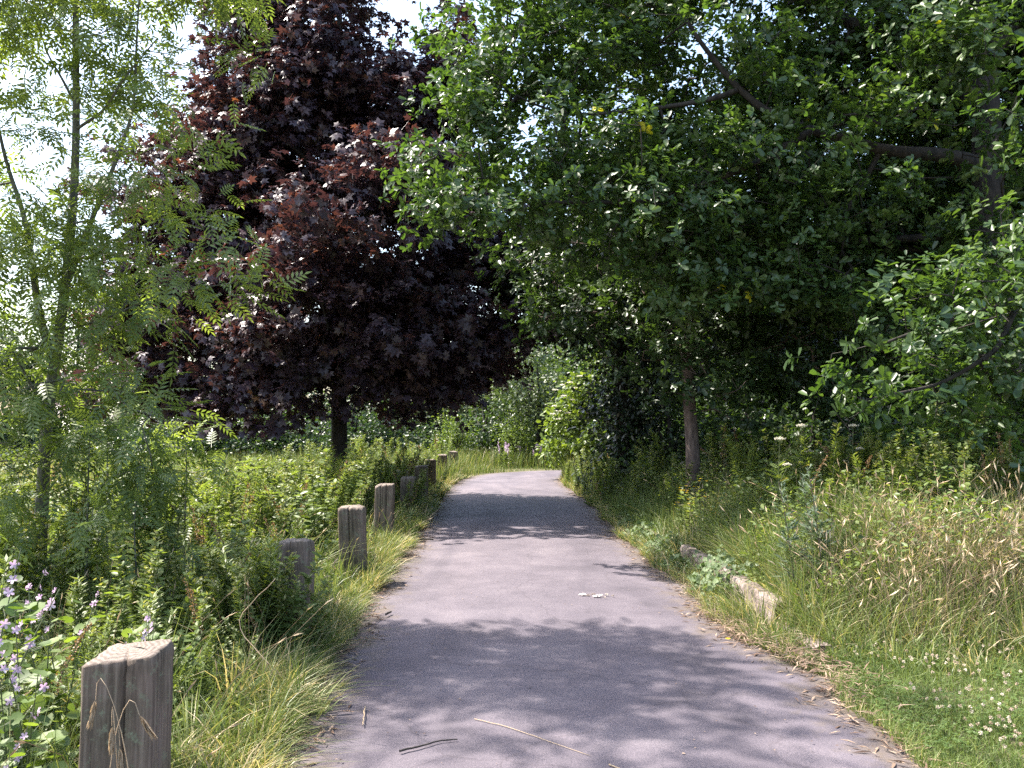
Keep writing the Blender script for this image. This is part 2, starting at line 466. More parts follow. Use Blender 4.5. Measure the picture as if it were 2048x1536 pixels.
def sample_blobs(blobs, dens, gap=0.0, ph=0.0, gs=1.2, shell=.45):
    """cluster centres in a union of ellipsoids; blobs: (x, y, z, rx, ry, rz)"""
    out = []; cen = []
    for bl in blobs:
        c, r = np.array(bl[:3]), np.array(bl[3:6]); w_ = bl[6] if len(bl) > 6 else 1.0
        n = max(3, int(dens * w_ * 4.19 * r[0] * r[1] * r[2]))
        u = norm(rng.normal(size=(n, 3))); rr = rng.random(n)[:, None] ** shell
        p = c + u * rr * r
        out.append(p); cen.append(np.repeat(c[None], n, 0))
    p, c = np.concatenate(out), np.concatenate(cen)
    if gap > 0:
        k = wob(p, gs, ph) + rng.normal(0, .25, len(p)) > -1 + gap
        p, c = p[k], c[k]
    return p, c


def carve(p, cen, holes, d, half, extra=1.0):
    """drop the clusters that lie in the tree's open gaps: ellipsoids given by where they show, their size and depth"""
    keep = np.ones(len(p), bool)
    for (px, py, r) in holes:
        c = P(px, py, d); rr = r * d / 1700 * extra
        q = (p - c) / np.array([rr, half, rr]); q[:, 0] -= 0; keep &= (q ** 2).sum(1) > 1
    return p[keep], cen[keep]


def grow(limbs, centres, r_tip=.004, seg=.35, expo=.46):
    """limbs: list of (points, radii). joins every cluster to the tree by thin crooked branches"""
    nodes = np.concatenate([l[0] for l in limbs]); n0 = len(nodes)
    c0 = centres[np.argsort([np.min(np.linalg.norm(nodes - c, axis=1)) for c in centres])]
    N = np.zeros((n0 + len(c0) * 8, 3)); N[:n0] = nodes; par = np.full(len(N), -1); n = n0; cnt = np.zeros(len(N))
    for c in c0:
        d = N[:n] - c; dist = np.sqrt((d ** 2).sum(1)) + .35 * np.maximum(0, d[:, 2])
        j = int(np.argmin(dist)); L = np.linalg.norm(N[j] - c); k = int(min(6, max(1, round(L / seg))))
        a = N[j].copy(); prev = j
        for q in range(1, k + 1):
            f = q / k; p = a * (1 - f) + c * f
            if q < k: p = p + rng.normal(0, .06 * L / k + .01, 3) + UP * (.10 * L * f * (1 - f))
            N[n] = p; par[n] = prev; prev = n; n += 1
        cnt[n - 1] += 1
    N, par, cnt = N[:n], par[:n], cnt[:n]
    for q in range(n - 1, n0 - 1, -1):
        if par[q] >= 0: cnt[par[q]] += cnt[q]
    r = r_tip * np.maximum(cnt, 1) ** expo
    i_ = np.arange(n0, n); pr = par[i_]
    ra_ = np.where(pr < n0, r[i_] * 1.15, r[pr]); ra_ = np.minimum(ra_, r[i_] * 1.6)
    return N[pr], N[i_], ra_, r[i_]


def rosettes(geo, cl, cen, per, size, T, spread, ros, jit):
    """leaves in whorls at twig ends: every cluster holds a few whorls, every whorl about `ros` leaves"""
    n = len(cl); k = rng.poisson(per / ros, n); idx = np.repeat(np.arange(n), k); m0 = len(idx)
    c = cl[idx] + rng.normal(size=(m0, 3)) * np.array(spread)
    ax = norm(norm(cl - cen)[idx] * .5 + UP * .75 + rng.normal(size=(m0, 3)) * .38 * jit / .8)
    u = norm(np.cross(ax, rng.normal(size=(m0, 3)))); v = np.cross(ax, u)
    kk = rng.poisson(ros, m0); j = np.repeat(np.arange(m0), kk); m_ = len(j)
    a = rng.random(m_) * 2 * pi; lift = rng.normal(.18, .28, m_)
    D = norm(np.cos(a)[:, None] * u[j] + np.sin(a)[:, None] * v[j] + lift[:, None] * ax[j] - UP * .12)
    tw = rng.random(m_)[:, None] ** 2; pos = c[j] + D * size * .08 - ax[j] * tw * size * .9
    Nn = norm(ax[j] + rng.normal(size=(m_, 3)) * .30)
    s = size * rng.uniform(.5, 1.3, m_) * rng.uniform(.8, 1.15, m0)[j]
    cr = rng.random(n)[idx]; rr = rng.random(m0)
    rnd = np.clip(.35 * cr[j] + .35 * rr[j] + .3 * rng.random(m_), 0, .97)
    ye = (rng.random(m0) < .0022)[j] & (rng.random(m_) < .6); rnd = np.where(ye, 1.0, rnd)
    place(geo, T, pos, D, Nn, s, rnd)
    segs(geo, c - ax * size * 1.4, c, np.full(m0, .0022), np.full(m0, .0014), 3)


def leaves(geo, cl, cen, per, size, T, spread=(.22, .22, .14), up=.8, out=.5, droop=.25, comp=False, jit=.8, bias=None, ros=0):
    if ros:
        return rosettes(geo, cl, cen, per, size, T, spread, ros, jit)
    n = len(cl); k = rng.poisson(per, n); idx = np.repeat(np.arange(n), k); m_ = len(idx)
    o = norm(cl - cen)[idx]; off = rng.normal(size=(m_, 3)) * np.array(spread)
    # little sheets: tilt each cluster's spread downwards as it leaves the centre
    pos = cl[idx] + off
    D = norm(o * out + off / .25 * .5 + rng.normal(size=(m_, 3)) * .6 - UP * droop)
    Nn = norm(UP * up + o * .35 + rng.normal(size=(m_, 3)) * jit * .6)
    s = size * rng.uniform(.65, 1.25, m_)
    cr = rng.random(n)[idx] if bias is None else bias[idx]
    rnd = np.clip(.55 * cr + .45 * rng.random(m_) + rng.normal(0, .06, m_), 0, .999)
    if bias is None:
        rnd = np.clip(rnd, 0, .97); ye = (rng.random(n)[idx] < .004) & (rng.random(m_) < .35); rnd = np.where(ye, 1.0, rnd)
    place(geo, T, pos, D, Nn, s, rnd)


PALM, OVAL, OAKL, PIN, KITE, ROUND = T_palm(), T_oval(), T_oval(.24, wide=.55), T_pinnate(), T_kite(), T_round()


def tree(name, label, cat, base, limbs, blobs, dens, per, size, T, leafm, barkm, group=None, gap=.3, ph=0., spread=(.22, .22, .14),
         r_tip=.004, up=.8, out=.5, droop=.25, sides=10, gs=1.2, shell=.45, seg=.35, expo=.46, jit=.8, holes=None, ros=0):
    root = empty(name, base)
    tag(root, label, cat, group)
    b0 = np.array(base)
    L = []
    g = Geo()
    for i_, (pts, r0, r1) in enumerate(limbs):
        p = smooth_line(pts, 26); r = np.linspace(0, 1, 26)
        rad = r0 + (r1 - r0) * r ** .8
        if i_ == 0: rad = rad * (1 + .55 * np.exp(-np.linalg.norm(p - p[0], axis=1) / .18))
        p = p + np.stack([.25 * rad * np.sin(r * 11 + i_), .25 * rad * np.cos(r * 9 + i_), 0 * r], 1)
        L.append((p, rad))
        if i_ == 0: tube(g, p - b0, rad, sides + 4)
    g.build('trunk', barkm, root, True)
    cl, cen = sample_blobs(blobs, dens, gap, ph, gs, shell)
    if holes: cl, cen = carve(cl, cen, *holes)
    A, B, ra_, rb_ = grow(L, cl, r_tip, seg, expo)
    g = Geo()
    for p, rad in L[1:]: tube(g, p - b0, rad, sides)
    segs(g, A - b0, B - b0, ra_, rb_)
    g.build('branches', barkm, root, True)
    g = Geo()
    leaves(g, cl - b0, cen - b0, per, size, T, spread, up, out, droop, jit=jit, ros=ros)
    g.build('crown', leafm, root)
    return root


def dup(root, loc, rz, sc=1.0, label=None, group=None, tilt=0.0):
    r = root.copy(); COL.objects.link(r)
    r.location = tuple(float(v) for v in loc); r.rotation_euler = (rng.normal(0, tilt) if tilt else 0, rng.normal(0, tilt) if tilt else 0, rz); r.scale = (sc, sc, sc)
    if label: r['label'] = label
    if group: r['group'] = group
    for ch in list(root.children):
        c = ch.copy(); COL.objects.link(c); c.parent = r
        for g_ in ch.children:
            d = g_.copy(); COL.objects.link(d); d.parent = c
    return r


# ---- purple maple
def B_(px, py, d, rx, ry=None, rz=None, w=1.0):
    p = P(px, py, d); return (*p, rx, ry or rx, rz or rx, w)

mb = P(677, 1010, 17); mb[2] = 0
mblobs = [B_(1010, 620, 18, .7, 1.2, .5), B_(1050, 660, 18.6, .6, 1.1, .35), B_(950, 670, 17.4, .8, 1.2, .5), B_(960, 740, 18, .7, 1.1, .4), B_(900, 480, 17.2, .9, 1.2, .5), B_(1000, 500, 18, .8, 1.2, .5), B_(230, 380, 17.4, .7, 1.2, .5), B_(300, 300, 17.4, .8, 1.2, .5), B_(230, 620, 17.2, .7, 1.2, .5), B_(240, 780, 17, .8, 1.2, .5), B_(850, 60, 17.2, .7, 1.0, .6), B_(870, 180, 17, .8, 1.1, .6), B_(900, 330, 17.6, .9, 1.3, .8), B_(960, 420, 17.8, .9, 1.3, .7), B_(1020, 560, 18.2, .8, 1.2, .6), B_(250, 520, 17.2, .6, 1.1, .5), B_(240, 700, 17, .7, 1.1, .5), B_(480, 340, 17, 1.2, 1.4, .8), B_(420, 180, 17.4, .5, 1, .5), B_(600, 180, 16.6, 1.3, 1.4, 1.0), B_(860, 600, 16.4, 1.2, 1.3, .7), B_(680, 700, 15.6, 1.3, 1.2, .6), B_(860, 760, 17, 1.0, 1.3, .5),
          B_(470, 200, 17.2, .8, 1.3, .7), B_(400, 260, 17.4, .7, 1.2, .6), B_(880, 200, 17.4, .7, 1.3, .8), B_(340, 430, 17.2, .9, 1.2, .5), B_(870, 130, 17.4, .5, 1.2, .5), B_(480, 20, 17, .6, 1, .5),
          B_(400, 380, 17.2, 1.2, 1.5, .7), B_(360, 470, 17.2, 1.1, 1.4, .6), B_(280, 620, 17, .9, 1.2, .6), B_(420, 830, 16.3, 1.0, 1.2, .4), B_(560, 830, 15.8, 1.1, 1.2, .35), B_(330, 790, 16.6, .8, 1.2, .4), B_(960, 500, 17.5, 1.0, 1.6, .5), *[(x_ - .612 * h_, y_ + .221 * h_, h_, .75, .6, .5) for (x_, y_, h_) in ((-1.5, 12.7, 4.2), (-.8, 12.5, 4.6), (0, 12.6, 5), (.8, 12.4, 5.2), (1.5, 12.5, 5.5), (-.4, 13.6, 4.4), (.6, 13.7, 4.8), (1.5, 13.7, 5.2), (1.7, 12.8, 6.2), (1.9, 14.2, 6.4), (1.2, 16, 6), (-1.0, 15, 5), (.4, 16.4, 5.4), (1.8, 15.4, 6.4), (-.3, 12.3, 5.2), (.9, 13.0, 5.8), (-1.2, 13.8, 4.0), (1.3, 14.8, 4.8), (.2, 14.9, 4.4))], B_(880, 520, 17.5, 1.0, 1.6, .5), B_(1000, 680, 18.2, .8, 1.3, .5), B_(460, 60, 17.3, .6, 1.2, .8), B_(880, 40, 17.5, .7, 1.2, .8),
          B_(420, 600, 16.5, 1.5, 1.6, 1.2), B_(560, 650, 15.6, 1.6, 1.6, 1.2), B_(760, 640, 15.6, 1.6, 1.5, 1.2), B_(900, 640, 17, 1.2, 1.7, 1.1), B_(380, 740, 16.5, 1.1, 1.3, .8),
          B_(560, 760, 16, 1.4, 1.4, .8), B_(780, 770, 16.5, 1.3, 1.5, .75), B_(950, 720, 18, .9, 1.4, .7), B_(470, 440, 17, 1.5, 1.7, 1.3), B_(640, 460, 16, 1.6, 1.6, 1.3), B_(800, 430, 17, 1.3, 1.6, 1.2),
          B_(430, 300, 17.5, 1.1, 1.5, 1.1), B_(560, 260, 16.5, 1.5, 1.6, 1.4), B_(740, 260, 16.8, 1.4, 1.6, 1.4), B_(850, 300, 18, 1.0, 1.4, 1.1), B_(540, 110, 17, 1.1, 1.5, 1.2), B_(680, 80, 17, 1.4, 1.5, 1.3), B_(840, 120, 17.5, .9, 1.3, 1.3),
          B_(560, -60, 17, 1.0, 1.2, 1.0), B_(700, -100, 17, 1.2, 1.3, 1.1), B_(660, -230, 17, .8, .9, .9), B_(620, 550, 19, 2.6, 1.8, 1.6), B_(720, 300, 19, 1.8, 1.4, 1.7), B_(300, 560, 17.5, .8, 1.2, 1.0), B_(330, 650, 17, 1.1, 1.3, 1.0)]
tr = [mb, P(676, 900, 17), P(672, 770, 17), P(690, 560, 17), P(680, 300, 17), P(670, 0, 17), P(665, -200, 17)]
ml = [(tr, .19, .03)]
for (sx, sy, tx, ty, td) in ((674, 760, 480, 640, 15.5), (675, 740, 860, 620, 16), (682, 640, 420, 420, 17.5), (688, 560, 830, 400, 16.5), (684, 420, 520, 240, 16), (680, 300, 800, 130, 17.5), (676, 200, 560, 20, 17.5), (672, 780, 600, 760, 14.6), (690, 600, 650, 480, 19.5), (674, 740, 930, 690, 18.5)):
    a, e = P(sx, sy, 17), P(tx, ty, td)
    ml.append(([a, (a + e) / 2 + UP * .25, e], .075, .02))
tree('purple_maple_tree', 'dark purple-leaved maple with a bare straight trunk behind the wooden posts', 'tree', mb, ml, mblobs, 10, 54, .15, PALM, M['maple'], M['bark'], ros=5,
     gap=.56, ph=3, holes=([(720, 480, 34), (790, 488, 34), (600, 540, 26), (540, 432, 30), (600, 333, 30), (690, 275, 24), (962, 605, 26), (830, 472, 22), (800, 12, 50), (830, 70, 34), (700, 400, 22), (560, 600, 20), (520, 480, 24), (640, 640, 20), (780, 350, 22)], 17, 4.6, 1.45), spread=(.30, .30, .10), droop=.35, up=1.0, gs=1.5, r_tip=.004)

# ---- right-hand oak with its trunk at the picture's right edge
ob = np.array([P(2010, 900, 11)[0], 11, .25])
oblobs = [B_(960, 60, 11.5, .9, 1.2, .8), B_(930, 200, 11, .65, 1.0, .7), B_(880, 330, 10.5, .6, .9, .42), B_(930, 415, 10.3, .75, 1.0, .38), B_(1060, 420, 10.4, .8, 1.0, .35), B_(1060, 300, 11, .8, 1.2, .6), B_(1080, 130, 11.5, 1.1, 1.3, .9),
          B_(1230, 90, 12, 1.1, 1.4, 1.0), B_(1200, 330, 11, .9, 1.3, .8), B_(1180, 480, 11, .75, 1.2, .4), B_(1330, 460, 11, 1.0, 1.4, .7), B_(1370, 300, 11.5, .9, 1.5, .8), B_(1480, 120, 12, 1.1, 1.4, 1.1),
          B_(1500, 480, 11.5, 1.1, 1.5, .9), B_(1540, 330, 12, 1.0, 1.4, .9), B_(1680, 120, 12, 1.2, 1.4, 1.1), B_(1700, 400, 12, 1.2, 1.5, 1.0), B_(1650, 560, 12, 1.2, 1.4, .7), B_(1860, 120, 12, 1.3, 1.5, 1.2),
          B_(1880, 340, 12.3, 1.2, 1.5, 1.1), B_(1840, 500, 12.3, 1.2, 1.4, .8), B_(2040, 60, 12, 1.4, 1.6, 1.3), B_(2080, 330, 12.3, 1.3, 1.6, 1.3), B_(1100, -100, 12, 1.2, 1.4, .9), B_(1350, -130, 12, 1.4, 1.6, 1.0),
          B_(1650, -140, 12, 1.6, 1.8, 1.2), B_(1950, -160, 12, 1.6, 1.8, 1.2), B_(2250, 50, 12, 1.8, 1.8, 1.8), B_(2300, 350, 11, 1.5, 1.8, 1.5), B_(1400, -330, 13, 1.8, 1.8, 1.1), B_(1800, -380, 13, 2.2, 2.0, 1.3), B_(2200, -350, 12, 2.2, 2.2, 1.5),
          B_(1300, 250, 14, 1.4, 1.2, 1.4), B_(1600, 250, 14.5, 1.8, 1.3, 1.8), B_(1900, 300, 14.5, 1.8, 1.3, 1.8), B_(1250, 0, 14, 1.5, 1.2, 1.2)]
oblobs += [B_(1560, 160, 10.4, .7, .6, .45), B_(1700, 230, 10.3, .6, .5, .22), B_(1620, 300, 10.2, .7, .6, .4), B_(1480, 250, 10.5, .7, .6, .4), B_(1800, 150, 10.2, .7, .6, .5), B_(1900, 220, 10.0, .5, .5, .3), B_(1760, 400, 10.2, .7, .6, .35), B_(1300, 300, 10.4, .8, .7, .5), B_(1990, 520, 9.8, .6, .6, .5), B_(1450, 380, 10.6, .8, .7, .5), B_(1990, 780, 10.0, .7, .5, .5), B_(1500, 30, 10.4, .9, .7, .5), B_(1900, 40, 10, .8, .7, .5), B_(1740, 620, 10.5, .7, .7, .4), B_(1560, 560, 11, .8, .8, .5),
           B_(850, 330, 10.3, .35, .6, .22), B_(880, 440, 10.2, .4, .6, .2), B_(1000, 380, 10.3, .6, .8, .35), B_(1000, 250, 10.8, .5, .8, .4), B_(2010, 300, 10, .6, .6, .6), B_(2000, 450, 10, .6, .7, .5), B_(1960, 100, 10, .7, .7, .6), B_(1750, 200, 10.2, .5, .6, .3), B_(1850, 400, 10, .6, .6, .35),
           B_(2080, 200, 9.2, .5, .5, .6), B_(1600, 380, 10.5, .6, .7, .35), B_(1400, 560, 11, .8, 1., .5), B_(2060, 940, 9.2, .35, .5, .3), B_(2100, 450, 9, .6, .6, .5), B_(2010, 650, 10, .7, .7, .6), B_(2040, 820, 10.2, .7, .7, .5)]
# the drooping, closer lower right bough
oblobs += [B_(1780, 680, 8.3, .42, .5, .3), B_(1870, 620, 8.3, .5, .6, .36), B_(1980, 560, 8.4, .5, .7, .36), B_(1720, 800, 8.1, .3, .4, .16), B_(1860, 760, 8.2, .5, .6, .3), B_(1990, 720, 8.3, .5, .6, .34), B_(2080, 650, 8.5, .6, .8, .5),
           B_(1800, 850, 8.4, .4, .4, .14), B_(1960, 900, 8.6, .5, .5, .2), B_(1900, 690, 8.5, .5, .6, .35), B_(1760, 760, 8.5, .4, .5, .2), B_(2040, 740, 8.9, .6, .6, .5), B_(1830, 560, 8.8, .4, .5, .2), B_(1960, 640, 8.2, .5, .6, .3), B_(2060, 560, 8.6, .5, .6, .5), B_(1990, 800, 9.4, .8, .6, .5), B_(1850, 880, 10, .7, .6, .35), B_(1690, 700, 8.2, .22, .3, .12), B_(1930, 840, 8.2, .4, .5, .14), B_(2060, 830, 8.2, .4, .5, .2)]
ol = [([ob, P(2005, 700, 11), P(1990, 400, 11), P(1985, 150, 11), P(1960, -150, 11.5)], .30, .12),
      ([P(1990, 330, 11), P(1900, 300, 10.9), P(1830, 302, 10.8), P(1770, 295, 10.8), P(1680, 262, 10.8), P(1600, 245, 10.9), P(1540, 215, 11), P(1490, 175, 11), P(1440, 110, 11), P(1400, 60, 11), P(1370, 0, 11)], .115, .022),
      ([P(1480, 170, 11), P(1430, 190, 11), P(1330, 205, 11), P(1180, 220, 11), P(1110, 215, 11), P(1050, 190, 11), P(1000, 160, 11)], .04, .012),
      ([P(1640, 250, 10.9), P(1500, 330, 10.7), P(1300, 400, 10.6), P(1100, 400, 10.4), P(930, 400, 10.3)], .055, .012),
      ([P(1985, 200, 11), P(1850, 90, 11.3), P(1700, 20, 11.6), P(1550, -60, 12), P(1300, -120, 12)], .12, .03),
      ([P(1770, 300, 10.8), P(1740, 350, 10.8), P(1700, 420, 10.8), P(1690, 500, 11)], .04, .012),
      ([P(1990, 450, 11), P(1900, 470, 11.4), P(1700, 480, 11.8), P(1500, 470, 11.6), P(1350, 460, 11.2)], .07, .015),
      ([P(2000, 500, 11), P(2080, 520, 9.8), P(2040, 600, 8.7), P(1900, 640, 8.3), P(1760, 690, 8.2)], .08, .012),
      ([P(2050, 580, 8.9), P(2000, 700, 8.4), P(1880, 770, 8.2), P(1730, 800, 8.1)], .04, .01),
      ([P(1985, 100, 11), P(2200, -100, 11.5), P(2400, -200, 12)], .12, .04)]
tree('oak_tree', 'large green oak at the right edge whose long crooked boughs reach over the path', 'tree', ob, ol, oblobs, 19, 46, .105, OAKL, M['oak'], M['bark'], ros=8,
     gap=.30, ph=1, holes=([(1290, 140, 46), (1400, 195, 50), (1385, 115, 34), (1195, 212, 38), (1045, 290, 34), (1500, 75, 30), (1960, 330, 28), (1345, 230, 34), (940, 30, 40)], 11.5, 5.5, 1.35), spread=(.17, .17, .12), droop=.15, up=.75, gs=1.7, r_tip=.0035, seg=.3)

# ---- slim-trunked tree right of the path
sb = np.array([P(1385, 900, 13)[0], 13, .22])
sblobs = [B_(1330, 790, 12.7, .45, .6, .2), B_(1430, 770, 12.5, .5, .6, .25), B_(1380, 690, 12.3, .7, .6, .3), B_(1520, 770, 12.8, .6, .8, .3), B_(1250, 760, 13, .4, .6, .25), B_(1620, 800, 12.8, .6, .8, .25), B_(1700, 760, 12.5, .8, .9, .4), B_(1560, 820, 12.4, .6, .7, .25), B_(1720, 850, 12, .7, .7, .3), B_(1480, 830, 13, .5, .7, .2), B_(1780, 650, 12.5, .9, .9, .6), B_(1380, 740, 12.6, .6, .7, .3), B_(1270, 700, 12.7, .7, .9, .35), B_(1150, 620, 13, .9, 1.1, .55), B_(1080, 650, 13.4, .55, .9, .35), B_(1300, 600, 13, 1.0, 1.2, .7), B_(1450, 660, 12.8, .9, 1.1, .6), B_(1560, 680, 13, .9, 1.2, .6),
          B_(1440, 540, 13.5, 1.1, 1.3, .8), B_(1600, 560, 13.5, 1.1, 1.2, .8), B_(1100, 540, 13.5, .9, 1.1, .5), B_(1250, 480, 14, 1.2, 1.2, .9), B_(1500, 400, 14.5, 1.5, 1.2, 1.2), B_(1300, 330, 14.8, 1.4, 1.1, 1.2), B_(1650, 720, 13.5, .9, 1.2, .5)]
sl = [([sb, P(1378, 820, 13), P(1375, 720, 13), P(1390, 600, 13.2), P(1400, 400, 13.8), P(1420, 250, 14)], .125, .04),
      ([P(1376, 700, 13), P(1300, 650, 13), P(1180, 620, 13), P(1090, 640, 13.3)], .045, .01),
      ([P(1380, 680, 13), P(1470, 640, 12.9), P(1580, 640, 13)], .04, .01),
      ([P(1388, 600, 13.2), P(1280, 500, 13.8), P(1130, 480, 13.8)], .045, .01)]
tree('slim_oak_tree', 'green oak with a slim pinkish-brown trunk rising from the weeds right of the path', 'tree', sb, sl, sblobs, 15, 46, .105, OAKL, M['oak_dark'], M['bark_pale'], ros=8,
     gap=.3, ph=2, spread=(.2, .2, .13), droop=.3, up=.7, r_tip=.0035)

# ---- dark ivy-clad tree
ib = np.array([P(1250, 950, 19)[0], 19, .15])
iblobs = [B_(1240, 980, 18.8, .6, .7, .4), B_(1290, 940, 18.6, .7, .7, .5), B_(1215, 840, 18.8, .45, .6, .6), B_(1270, 850, 18.5, .6, .7, .7), B_(1225, 690, 18.6, .6, .8, .5), B_(1120, 560, 18, 1.2, 1.4, .6), B_(1040, 590, 18, 1.0, 1.3, .45), B_(1130, 660, 18.3, .7, 1.1, .3), B_(1060, 500, 17.5, 1.1, 1.4, .5), B_(1350, 700, 18.5, .8, .9, .8), B_(1240, 900, 19, .55, .6, .8), B_(1250, 800, 19, .6, .6, .8), B_(1245, 720, 19, .6, .6, .7), B_(1300, 880, 19.2, .7, .8, .7), B_(1320, 780, 19.5, .8, .8, .7), B_(1200, 620, 19, 1.3, 1.3, .8), B_(1090, 600, 19, 1.2, 1.4, .6), B_(1000, 660, 19.5, 1.0, 1.3, .35), B_(1350, 620, 19, 1.5, 1.4, 1.2),
          B_(1180, 500, 19, 1.7, 1.5, 1.1), B_(1050, 530, 19.5, 1.4, 1.4, .6), B_(1350, 420, 19, 1.8, 1.6, 1.5), B_(1200, 350, 19.5, 1.6, 1.5, 1.4), B_(1500, 560, 19, 1.8, 1.5, 1.6), B_(1000, 540, 19, .8, 1.2, .3)]
il = [([ib, P(1245, 800, 19), P(1240, 700, 19), P(1250, 500, 19), P(1270, 300, 19)], .26, .08),
      ([P(1242, 700, 19), P(1150, 600, 19), P(1000, 580, 19.2)], .09, .02), ([P(1246, 640, 19), P(1350, 560, 19), P(1480, 500, 19)], .09, .02)]
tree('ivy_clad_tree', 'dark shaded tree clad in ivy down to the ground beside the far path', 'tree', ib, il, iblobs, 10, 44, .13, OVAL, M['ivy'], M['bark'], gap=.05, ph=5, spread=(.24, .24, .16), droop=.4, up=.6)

# ---- ash on the left
ab = np.array([P(80, 1222, 7.3)[0], 7.3, -.03])
ablobs = [B_(130, 270, 7.2, .35, .5, .2), B_(250, 270, 7, .4, .5, .15), B_(60, 470, 7, .5, .6, .3), B_(170, 520, 6.9, .5, .6, .25), B_(300, 500, 6.9, .4, .5, .12), B_(120, 620, 6.9, .5, .6, .3), B_(240, 620, 6.8, .4, .5, .2), B_(120, 760, 6.8, .5, .6, .3), B_(230, 800, 6.7, .4, .5, .25), B_(100, 880, 6.7, .5, .6, .25), B_(30, 760, 6.6, .4, .5, .3), B_(200, 400, 6.8, .5, .6, .2), B_(300, 320, 6.8, .45, .5, .14), B_(30, 20, 7, .5, .6, .3), B_(240, 130, 7, .4, .5, .15), B_(260, 900, 6.4, .4, .4, .2), B_(380, 400, 6.8, .3, .4, .08),
          B_(150, 60, 7, .6, .8, .4), B_(300, 60, 7, .5, .7, .35), B_(60, 60, 7, .5, .7, .45), B_(380, 40, 7.2, .35, .6, .25), B_(420, 110, 7.2, .28, .5, .1), B_(60, 230, 7.2, .4, .6, .3), B_(330, 180, 7, .4, .6, .18), B_(160, 170, 7.3, .4, .6, .15), B_(90, 350, 7, .4, .6, .3),
          B_(230, 350, 6.8, .5, .6, .22), B_(340, 350, 6.8, .4, .5, .16), B_(150, 470, 7, .5, .6, .3), B_(300, 430, 6.8, .4, .5, .14), B_(420, 480, 6.7, .28, .4, .06), B_(60, 560, 7, .45, .6, .35), B_(230, 560, 7, .42, .5, .25), B_(340, 560, 6.7, .3, .4, .08), B_(430, 560, 6.6, .2, .3, .04),
          B_(60, 690, 6.9, .4, .6, .3), B_(200, 680, 7, .4, .5, .25), B_(270, 760, 6.8, .3, .4, .16), B_(60, 820, 6.8, .4, .5, .25), B_(190, 840, 6.8, .4, .5, .25), B_(290, 850, 6.5, .25, .3, .1), B_(150, 930, 6.6, .5, .5, .2), B_(290, 930, 6.4, .3, .3, .12),
          B_(-80, 300, 7, .6, .8, .8), B_(-120, 600, 7, .6, .8, .8), B_(150, -150, 7, 1.0, 1.0, .5), B_(400, -120, 7.2, .6, .8, .4), B_(-100, -100, 7, .8, 1, .7), B_(240, -330, 7, .9, .9, .4), B_(490, 110, 7.2, .1, .2, .04), B_(200, 1000, 6.2, .4, .4, .16), B_(40, 960, 6.4, .4, .4, .2)]
def shade_blob(x, y, h, r, rz=.40, w=.8):
    y -= .26; h += .55
    # an upper bough of the ash: the place on it whose shadow reaches (x, y)
    q = np.array([x, y, 0]) + S / S[2] * h
    return (q[0], q[1], h, r, r * .8, rz, w)
ablobs += [shade_blob(-.7, 5.9, 5.6, .55), shade_blob(.1, 5.35, 6.0, .7), shade_blob(1.0, 5.45, 6.3, .6), shade_blob(1.8, 4.9, 6.4, .7), shade_blob(-.6, 4.9, 5.8, .7), shade_blob(.6, 4.8, 6.3, .8),
           shade_blob(.2, 4.35, 6.6, .6)]
al = [([ab, P(88, 900, 7.3), P(95, 790, 7.3), P(112, 715, 7.3), P(125, 620, 7.3), P(140, 430, 7.3), P(140, 280, 7.3), P(135, 150, 7.3), P(125, 0, 7.3), P(140, -200, 7.3), (-3.3, 7.1, 7.2)], .062, .014),
      ([P(104, 730, 7.3), P(75, 640, 7.2), P(60, 520, 7.2), P(35, 420, 7.2), P(0, 330, 7.2), P(-40, 150, 7.2)], .04, .008),
      ([P(130, 560, 7.3), P(175, 440, 7.2), P(215, 330, 7.1), P(255, 210, 7.1), P(258, 80, 7.1), P(262, -60, 7.1)], .026, .006),
      ([P(140, 250, 7.3), P(190, 215, 7.1), P(230, 150, 7.0), P(300, 60, 7)], .015, .005),
      ([P(138, 200, 7.3), P(80, 100, 7.3), P(45, 10, 7.2)], .015, .005),
      ([P(118, 660, 7.3), P(200, 640, 7.0), P(330, 580, 6.8), P(360, 560, 6.7)], .014, .004),
      ([P(125, -50, 7.3), (-3.2, 6.9, 5.9), (-2.6, 6.6, 6.4), (-1.7, 6.3, 6.8)], .03, .008), ([P(130, -120, 7.3), (-3.6, 6.8, 6.3), (-3.6, 6.2, 6.7)], .02, .006),
      ([P(92, 820, 7.3), P(20, 700, 7.0), P(-60, 600, 7)], .016, .005)]
tree('ash_tree', 'young feathery ash with forked grey-green stems at the left edge', 'tree', ab, al, ablobs, 28, 9, .27, PIN, M['ash'], M['bark_ash'],
     gap=.46, ph=7, holes=([(60, 85, 56), (200, 235, 70), (140, 215, 50), (400, 20, 60), (330, 12, 44), (470, 165, 30), (12, 330, 50), (35, 400, 36), (290, 110, 30), (120, 100, 24), (20, 190, 30), (110, 330, 24)], 7.1, 1.6, 1.05), spread=(.13, .13, .07), droop=.3, up=1.1, out=.8, gs=2.0, r_tip=.0022, seg=.18, jit=.55)

